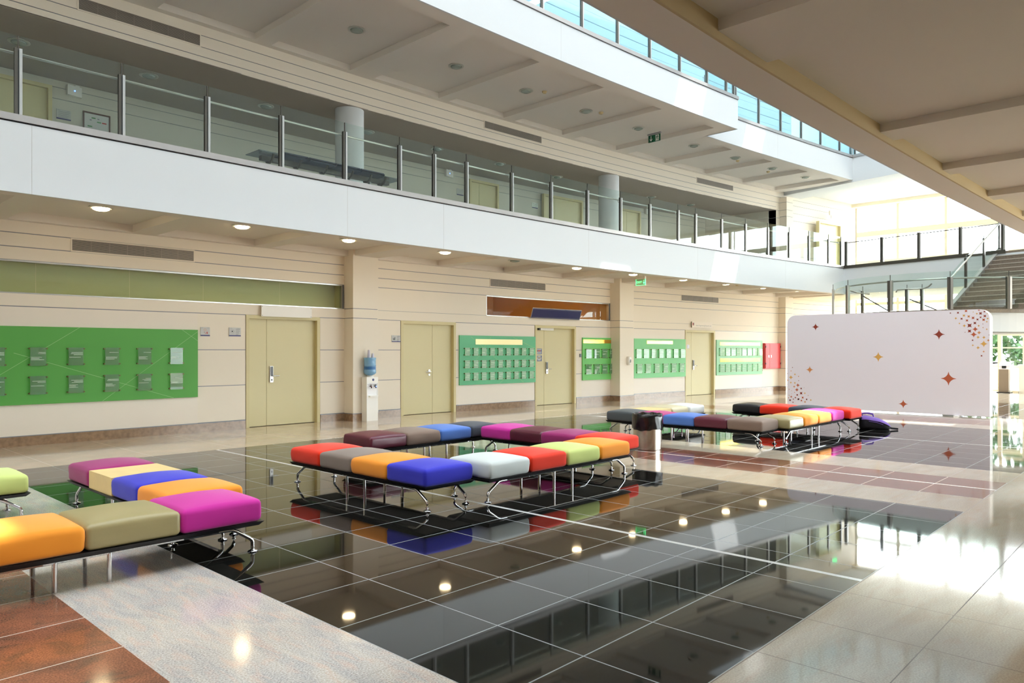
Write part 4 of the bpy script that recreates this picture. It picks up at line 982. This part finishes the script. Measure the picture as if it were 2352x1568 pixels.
def exit_board(name, label, c, face_dir, w, h, kind):
    """sign hanging across the hall; face_dir = unit normal of the front."""
    N_ = Vector(face_dir).normalized(); U = Vector((0, 0, 1)).cross(N_); V = Vector((0, 0, 1)); o = Vector(c)
    fr = (o, U, V, N_)
    e = thing(name, label, 'exit sign', tuple(o))
    m = MB()
    if kind == 'green':
        m.plate(rect(-w / 2, w / 2, -h / 2, h / 2), fr, -.012, 0, 'exitg')
        a, b = (o - U * w * .27, U, V, N_), (o + U * w * .25, U, V, N_)
        arrow(m, a, h * .95, 'exitw'); b2 = (o + U * w * .24 + N_ * .0005, U, V, N_); m.plate(rect(-w * .14, w * .14, -h * .42, h * .42), (o + U * w * .24, U, V, N_), .0004, .0008, 'exitw'); man(m, b2, h * .85, 'exitg')
        m.build('sign_plate', e)
        m = MB(); m.plate(rect(-w * .56, w * .56, h / 2 + .015, h / 2 + .045), fr, -.03, .02, 'grey'); m.build('hanger_bar', e)
    else:
        m.plate(rect(-w / 2, w / 2, -h / 2, h / 2), fr, -.008, 0, 'exitplate')
        for q in (rect(-w / 2, w / 2, -h / 2, -h / 2 + .008), rect(-w / 2, -w / 2 + .008, -h / 2, h / 2), rect(w / 2 - .02, w / 2, -h / 2, h / 2)): m.plate(q, fr, -.009, .001, 'exitglow')
        text(m, 'EXIT', (o - U * w * .14, U, V, N_), h * .52, 'exitglow', .002)
        text(m, 'EXIT', (o - U * w * .14 + V * h * .0, U, V, N_), h * .52, 'exitglow', .0025)
        arrow(m, (o + U * w * .33, U, V, N_), h * .8, 'exitglow'); m.build('sign_plate', e)
        m = MB(); m.plate(rect(-w / 2, w / 2, h / 2, h / 2 + .07), fr, -.03, .03, 'cream')
        for s_ in (-1, 1): m.tube([o + U * s_ * w * .3 + V * (h / 2 + .06), o + U * s_ * w * .1 + V * (h / 2 + .2)], .003, 'grey', 6)
        m.build('housing', e)
    return e
exit_board('exit_sign', 'green exit sign with arrow and running figure hanging from the upper soffit', (17.95, 11.35, 7.56), (-1, .02, 0), .40, .2, 'green')
exit_board('exit_sign', 'glowing green edge-lit exit sign hanging under the lower balcony', (17.15, 11.28, 3.42), (-1, .02, 0), .32, .17, 'glow')
sx = 31.05; e_ = thing('exit_sign', 'small pale green exit sign above the far upper door', 'exit sign', (sx, Yw(sx) - .3, 7.0))
m = MB(); fr = wframe(sx, 7.1, .305); m.plate(rect(-.02, .42, -.12, .1), fr, .0, .03, 'white'); m.plate(rect(.06, .38, -.1, .08), fr, .03, .032, 'exitglow'); man(m, (fr[0] + fr[1] * .22, fr[1], fr[2], fr[3]), .15, 'exitw'); m.build('sign_plate', e_)
m = MB(); m.plate(rect(-.16, -.04, 0, .18), fr, 0, .05, 'cream'); m.build('wall_bracket', e_)

# signs over the doors
s_ = thing('door_sign', 'blank navy sign board tilted out above the third door', 'sign', (16.13, Yw(16.13), 2.42))
o, U, V, N_ = wframe(16.13, 2.58, .03); V2 = (V + N_ * .35).normalized(); N2 = U.cross(V2).normalized()
if N2.dot(N_) < 0: N2 = -N2
fr = (o + N_ * .08, U, V2, N2)
m = MB(); m.plate(rect(-1.0, 1.0, -.15, .15), fr, -.025, 0, 'alu'); m.plate(rect(-.985, .985, -.135, .135), fr, 0, .002, 'navy'); m.plate(rect(-.965, .965, -.118, -.113), fr, .002, .003, 'grey'); m.plate(rect(-.965, .965, .113, .118), fr, .002, .003, 'grey')
m.build('sign_face', s_)
m = MB()
for a in (-.7, .7): m.tube([o + U * a - N_ * .03, o + U * a + N_ * .07], .012, 'alu', 6)
m.build('bracket', s_)
s_ = thing('door_sign', 'blank white sign board above the first door', 'sign', (7.89, Yw(7.89), 2.23))
fr = wframe(7.89, 2.34, .0); m = MB(); m.plate(rect(-.57, .57, -.11, .11), fr, .05, .065, 'white')
for a in (-.55, .55):
    for b in (-.09, .09): m.plate([(a + .008 * math.cos(t), b + .008 * math.sin(t)) for t in (0, 1, 2, 3, 4, 5)], fr, .065, .069, 'grey')
m.build('sign_face', s_)
m = MB()
for a in (-.5, .5): m.plate(rect(a - .02, a + .02, -.04, .04), fr, 0, .05, 'grey')
m.build('bracket', s_)
s_ = thing('door_sign', 'cream laboratory sign with grey lettering above the fourth door', 'sign', (23.2, Yw(23.2), 2.34))
fr = wframe(23.2, 2.445, .05); m = MB(); m.plate(rect(-.575, .575, -.105, .105), fr, -.01, .005, 'pinkwhite')
text(m, 'Nano Engineering Research Lab', (fr[0] + fr[1] * .08 - fr[2] * .03, fr[1], fr[2], fr[3]), .068, 'grey', .006)
m.plate(rect(-.54, -.5, -.03, .06), fr, .005, .007, 'redink'); m.plate(rect(-.49, -.465, -.03, .06), fr, .005, .007, 'ink'); m.build('sign_face', s_)
m = MB()
for a in (-.54, .54): m.plate(rect(a - .012, a + .012, -.1, .1), fr, -.05, -.01, 'stud')
m.build('bracket', s_)
def small_sign(x, z, w, h, label, kind, off=0., grp='small door signs'):
    fr = wframe(x, z, off); m = MB()
    if kind == 'blue':
        m.plate(rect(-w / 2, w / 2, -h / 2, h / 2), fr, 0, .003, 'navy')
        rng = random.Random(int(z * 100))
        for k in range(5):
            a = rng.uniform(.35, .8) * w / 2; m.plate(rect(-a, a, h * (.36 - .16 * k) - .006, h * (.36 - .16 * k) + .006), fr, .003, .004, 'signg' if k % 2 else 'exitw')
        m.plate(rect(-w * .2, w * .25, h * .02, h * .2), fr, .004, .005, 'redink' if z > 1.5 else 'stud')
    elif kind == 'paper':
        m.plate(rect(-w / 2, w / 2, -h / 2, h / 2), fr, 0, .001, 'panel')
        for k in range(4): m.plate(rect(-w * .38, w * (.3 - .05 * k), h * (.3 - .18 * k), h * (.3 - .18 * k) + .006), fr, .001, .0014, 'grey')
        m.plate(rect(-w * .4, w * .4, -h * .46, -h * .42), fr, .001, .0014, 'navyb')
    else:
        m.plate(rect(-w / 2, w / 2, -h / 2, h / 2), fr, 0, .012, 'signg' if kind != 'white' else 'exitw'); m.plate(rect(-w / 2, w / 2, -h / 2, -h / 2 + h * .13), fr, .012, .014, 'navyb')
        m.plate(rect(-w * .42, -w * .25, h * .4, h * .43), fr, .012, .013, 'grey'); m.plate(rect(w * .2, w * .42, h * .4, h * .43), fr, .012, .013, 'grey')
        if kind == 'molecule':
            c = lambda cx, cy, r, mm: m.plate([(cx + r * math.cos(t * PI / 6), cy + r * math.sin(t * PI / 6)) for t in range(12)], fr, .012, .014, mm)
            for t in range(8): c(-.005 + .022 * math.cos(t * PI / 4), .035 + .022 * math.sin(t * PI / 4), .005, 'st_o')
            c(-.02, -.01, .006, 'ink'); c(.0, -.03, .008, 'redink'); c(.035, -.025, .014, 'redink'); m.plate(rect(.032, .038, -.02, .01), fr, .012, .0135, 'redink')
        elif kind == 'atom':
            c = lambda cx, cy, r, mm: m.plate([(cx + r * math.cos(t * PI / 6), cy + r * math.sin(t * PI / 6)) for t in range(12)], fr, .012, .014, mm)
            c(-.055, .01, .014, 'ink')
            for t in range(8): c(-.055 + .035 * math.cos(t * PI / 4), .01 + .035 * math.sin(t * PI / 4), .004, 'ink')
        elif kind == 'chart':
            for k, (a, hh) in enumerate(((-.09, .05), (-.07, .03), (-.055, .055), (-.04, .07))): m.plate(rect(a, a + .01, -.03, -.03 + hh), fr, .012, .014, 'ink')
        if kind in ('atom', 'chart', 'sgn', 'white'):
            x0_ = .02 if kind in ('atom', 'chart') else -.1
            for k in range(4): m.plate(rect(x0_, w * .42 - .01 * k, .05 - .035 * k, .056 - .035 * k), fr, .012, .014, 'ink' if kind != 'sgn' else 'grey')
    return tag(m.build('wall_sign', origin=tuple(fr[0])), label, 'sign', grp)
small_sign(6.20, 1.9, .18, .17, 'small square grey sign with red molecule mark beside the largest green board', 'molecule')
small_sign(6.79, 1.905, .24, .17, 'grey sign with a black dot emblem beside the first door', 'atom')
small_sign(10.70, 1.82, .25, .155, 'pale sign with a bar chart mark beside the second door', 'chart')
small_sign(15.615, 1.52, .225, .16, 'upper of two navy notices on the third door', 'blue', -.09)
small_sign(15.615, 1.325, .225, .165, 'lower of two navy notices on the third door', 'blue', -.09)
small_sign(22.57, 1.685, .24, .13, 'white paper notice taped to the fourth door', 'paper', -.09)
m = MB(); fr = wframe(17.22, 1.4, 0); m.plate(rect(-.035, .035, -.05, .05), fr, 0, .02, 'dark'); tag(m.build('card_reader', origin=tuple(fr[0])), 'small black card reader right of the third door', 'card reader')
# hand sanitiser dispenser on the second pillar
dp = thing('sanitiser_dispenser', 'white wall-mounted hand sanitiser dispenser on the far square pillar', 'dispenser', (18.98, 12.95, 1.1))
m = MB(); x_ = 18.98; rows = []
for z, w2, dep in ((1.1, .05, .05), (1.13, .065, .08), (1.22, .07, .09), (1.3, .07, .1), (1.35, .065, .085), (1.365, .04, .05)):
    rows.append([(x_ - w2, 12.95, z), (x_ - w2, 12.95 - dep * .8, z), (x_ - w2 * .7, 12.95 - dep, z), (x_ + w2 * .7, 12.95 - dep, z), (x_ + w2, 12.95 - dep * .8, z), (x_ + w2, 12.95, z)])
m.grid(rows, 'white', True); m.face(rows[0][::-1], 'white'); m.face(rows[-1], 'white'); m.build('dispenser_body', dp, smooth=True, sharp=50)
m = MB(); m.box(x_ - .02, x_ + .03, 12.845, 12.86, 1.18, 1.27, 'grey'); m.build('level_window', dp)

# ------------------------------------------------------------------ UPPER CORRIDOR CONTENTS
OB = -3.0
def cdoor(num, x0, x1, sp, label): door(num, x0, x1, sp, False, label, 1, 4.6, OB + .14, 2.22, 1.05, -.10)
cdoor(7, 2.7, 4.4, 3.2, 'corridor door at the left end of the lower balcony')
cdoor(8, 15.56, 16.75, 16.0, 'corridor door right of the first grey seats')
cdoor(9, 18.73, 20.62, 19.3, 'corridor double door in the middle of the lower balcony')
cdoor(10, 22.6, 23.7, 23.0, 'corridor door at the far end of the lower balcony')
small_sign(4.64, 6.32, .26, .2, 'grey sign with lines beside the leftmost corridor door', 'sgn', OB, 'corridor signs')
small_sign(15.3, 6.39, .26, .2, 'grey sign beside the corridor door right of the grey seats', 'sgn', OB, 'corridor signs')
small_sign(18.46, 6.40, .26, .18, 'white sign beside the middle corridor double door', 'white', OB, 'corridor signs')
p_ = thing('framed_poster', 'brown framed poster on the corridor wall of the lower balcony', 'poster', (5.25, Yw(5.25) - OB, 5.8))
fr = wframe(5.25, 6.1, OB); m = MB()
for q in (rect(-.26, .26, .36, .39), rect(-.26, .26, -.39, -.36), rect(-.26, -.235, -.36, .36), rect(.235, .26, -.36, .36)): m.plate(q, fr, 0, .025, 'pframe')
m.build('frame', p_)
m = MB(); m.plate(rect(-.235, .235, -.36, .36), fr, .004, .01, 'poster')
rng = random.Random(5)
for k in range(9):
    a = rng.uniform(-.18, .12); b = rng.uniform(-.1, .3); m.plate(rect(a, a + rng.uniform(.03, .09), b, b + .025), fr, .01, .011, ('pgreen', 'redink', 'pgreen', 'grey')[k % 4])
m.build('print', p_)
for k, (x, z) in enumerate(((4.82, 6.83), (14.84, 6.87), (24.23, 6.88))):
    e = thing('emergency_light', ['white emergency light with blue lamp above the framed poster', 'white emergency light with blue lamp right of the grey seats', 'white emergency light with blue lamp near the far corridor end'][k], 'emergency light', (x, Yw(x) - OB, z - .1), group='emergency lights in the corridor')
    fr = wframe(x, z, OB); m = MB(); m.plate([(-.13, -.09), (.13, -.11), (.13, .09), (-.13, .11)], fr, 0, .09, 'white'); m.plate(rect(.02, .1, .09, .13), fr, 0, .05, 'white'); m.build('housing', e)
    m = MB(); m.plate([(.012 * math.cos(t * PI / 4), .012 * math.sin(t * PI / 4)) for t in range(8)], fr, .09, .096, 'led'); m.build('status_lamp', e)
for i, x in enumerate((3.5, 5.7, 8.2, 10.9, 13.1, 15.4, 17.8, 20.2, 22.4, 24.6)):
    lamp(x, -1.4, 7.0, False, ORD[i] + ' round unlit downlight from the left in the corridor ceiling', 'downlights in the corridor ceiling')
# linked seats on the balcony
SX, SY = 6.3, 12.2
q = thing('linked_seats', 'row of blue grey linked seats on the lower balcony, behind the glass', 'bench', (SX, SY, 4.6))
zz = 5.02
m = MB(); m.box(SX + .15, SX + 2.95, SY - .05, SY + .05, zz - .1, zz - .02, 'alud'); m.build('beam', q)
for i in range(4):
    m = MB(); a = SX + .42 + i * .57; rows = []
    for y, z in ((-.25, .04), (-.22, .07), (0, .055), (.2, .06), (.27, .09), (.28, .05), (.25, .01), (-.22, 0.), (-.25, .02)):
        rows.append([(a + u, SY + y, zz + z) for u in (.015, .03, .28, .54, .555)])
    m.grid(rows, 'seatgrey'); m.face([r_[0] for r_ in rows], 'seatgrey'); m.face([r_[-1] for r_ in rows][::-1], 'seatgrey'); m.build('seat', q, smooth=True)
for a in (SX, SX + 2.7):
    m = MB(); m.box(a, a + .42, SY - .25, SY + .25, zz + .0, zz + .014, 'ledgerey'); m.build('end_table', q)
for a in (SX + .55, SX + 2.5):
    m = MB(); m.tube([(a, SY, 4.6), (a, SY, zz - .08)], .035, 'alu', 12); m.box(a - .05, a + .05, SY - .28, SY + .28, 4.6, 4.62, 'alu'); m.build('leg', q)
for a in (SX + .3, SX + .85, SX + 1.4, SX + 1.97, SX + 2.4, SX + 2.75):
    m = MB(); m.tube([(a, SY - .2, zz), (a, SY - .14, zz - .09), (a, SY - .06, zz - .13), (a, SY + .06, zz - .1)], .022, 'alud', 8); m.build('bracket', q)

# ------------------------------------------------------------------ FAR ENTRANCE THINGS AND OUTSIDE
k_ = thing('info_kiosk', 'taupe pedestal kiosk with a slanted screen past the white panel', 'kiosk', (32.2, 5.32, 0))
m = MB(); m.box(31.95, 32.3, 5.2, 5.5, .03, .86, 'kiosk'); m.box(31.85, 32.4, 5.14, 5.56, 0, .03, 'dark'); m.build('pedestal', k_)
m = MB(); m.hexa([(31.95, 5.2, .86), (32.3, 5.2, .86), (32.3, 5.5, .86), (31.95, 5.5, .86), (31.98, 5.15, 1.0), (32.3, 5.15, 1.14), (32.3, 5.5, 1.14), (31.98, 5.5, 1.0)], 'panel'); h_ = m.build('kiosk_head', k_)
m = MB(); m.hexa([(31.93, 5.27, .9), (31.99, 5.27, .9), (31.99, 5.4, .9), (31.93, 5.4, .9), (31.93, 5.27, 1.0), (31.99, 5.27, 1.0), (31.99, 5.4, 1.0), (31.93, 5.4, 1.0)], 'dark'); m.build('screen', h_)
k_ = thing('white_pedestal', 'plain white pedestal at the right edge before the entrance', 'pedestal', (32.1, 4.72, 0))
m = MB(); m.box(31.95, 32.25, 4.6, 4.88, 0, .95, 'white'); m.build('pedestal_column', k_); m = MB(); m.box(31.92, 32.28, 4.56, 4.92, .95, 1.04, 'white'); m.build('pedestal_cap', k_)
k_ = thing('sail_banner', 'white tapering fabric banner standing by the entrance door', 'banner', (32.3, 4.5, 0))
m = MB(); m.hexa([(32.35, 3.9, .05), (32.4, 3.9, .05), (32.4, 4.95, .05), (32.35, 4.95, .05), (32.35, 4.1, 2.3), (32.4, 4.1, 2.3), (32.4, 4.3, 2.3), (32.35, 4.3, 2.3)], 'white'); m.build('banner_cloth', k_)
m = MB(); m.box(32.3, 32.45, 3.9, 4.95, 0, .05, 'grey'); m.build('banner_foot', k_)
mb = MB(); mb.box(45, 120, -60, 60, -.1, -.01, 'paving'); mb.box(-60, 120, 18.5, 80, -.1, -.01, 'paving'); mb.box(-60, 120, -60, -9, -.1, -.01, 'paving'); mb.box(-60, -9, -9, 18.5, -.1, -.01, 'paving')
struct(mb.build('ground'), 'pale paving outside the glass facade', 'ground')
def tree(x, y, h, label):
    t = thing('tree', label, 'tree', (x, y, 0), group='trees outside the glass facade'); rng = random.Random(int(x * 7 + y * 3))
    m = MB(); m.tube([(x, y, -.02), (x + .05, y, h * .25), (x - .05, y + .05, h * .55)], [.16, .12, .06], 'bark', 8); m.build('trunk', t, smooth=True)
    m = MB()
    for _ in range(900):
        a = rng.uniform(0, 2 * PI); b = math.acos(rng.uniform(-1, 1)); r_ = rng.uniform(.5, 1) ** .5
        c = Vector((x + math.sin(b) * math.cos(a) * h * .32 * r_, y + math.sin(b) * math.sin(a) * h * .36 * r_, h * .58 + math.cos(b) * h * .45 * r_))
        u = Vector((rng.uniform(-1, 1), rng.uniform(-1, 1), rng.uniform(-1, 1))).normalized(); v = u.orthogonal().normalized(); s = .16 + rng.random() * .12
        m.face([c - u * s, c + v * s * .5, c + u * s, c - v * s * .5], 'leaf')
    m.build('crown', t)
for i, (x, y, h) in enumerate(((42., 8.4, 4.2), (43.5, 6.1, 4.4), (41.5, 3.6, 3.8), (44, 1.2, 4.6))):
    tree(x, y, h, ['green tree outside, behind the landing posts', 'green tree outside, left of the entrance door frame', 'green tree outside, straight behind the entrance door', 'green tree outside at the right edge'][i])

# ------------------------------------------------------------------ LIGHT
SKY = (1.8, 14.)                    # sky radiance away from and towards the sun
wd = bpy.data.worlds.new('World'); S.world = wd; wd.use_nodes = True
bgn = wd.node_tree.nodes['Background']
NW = wd.node_tree.nodes.new; LW = wd.node_tree.links.new
tc = NW('ShaderNodeTexCoord'); dt = NW('ShaderNodeVectorMath'); dt.operation = 'DOT_PRODUCT'; dt.inputs[1].default_value = Vector((.95, -.1, .25)).normalized()
LW(tc.outputs['Generated'], dt.inputs[0])
rp = NW('ShaderNodeMapRange'); rp.inputs['From Min'].default_value = -.2; rp.inputs['From Max'].default_value = .95; rp.inputs['To Min'].default_value = SKY[0]; rp.inputs['To Max'].default_value = SKY[1]; rp.interpolation_type = 'SMOOTHSTEP'
LW(dt.outputs['Value'], rp.inputs['Value']); LW(rp.outputs['Result'], bgn.inputs['Strength'])
bgn.inputs['Color'].default_value = (.90, .965, 1.0, 1)
sl_ = bpy.data.lights.new('sun', 'SUN'); sl_.energy = 12.; sl_.angle = .012; sl_.color = (1., .975, .94)
so = bpy.data.objects.new('sun', sl_); COL.objects.link(so); so.rotation_euler = SUN.to_track_quat('-Z', 'Y').to_euler(); so.location = (20, 0, 30)

# ------------------------------------------------------------------ CAMERA
cd = bpy.data.cameras.new('camera'); cam = bpy.data.objects.new('camera', cd); COL.objects.link(cam)
cam.location = (0, 0, 1.53); cam.rotation_euler = (PI / 2, 0, -math.radians(46.75))
cd.sensor_fit = 'HORIZONTAL'; cd.sensor_width = 36.; cd.lens = 36. * 1690. / 2352.; cd.shift_y = 22. / 2352.
cd.clip_start = .05; cd.clip_end = 400
S.camera = cam
vs = S.view_settings; S.display_settings.display_device = 'sRGB'; vs.view_transform = 'Standard'; vs.look = 'None'; vs.gamma = 1.; vs.exposure = .42; vs.use_curve_mapping = False
try:
    S.cycles.use_denoising = True; S.cycles.max_bounces = 14; S.cycles.diffuse_bounces = 8
    S.cycles.sample_clamp_indirect = 6.
    S.cycles.caustics_reflective = False; S.cycles.caustics_refractive = False
    S.cycles.transparent_max_bounces = 24
except Exception: pass
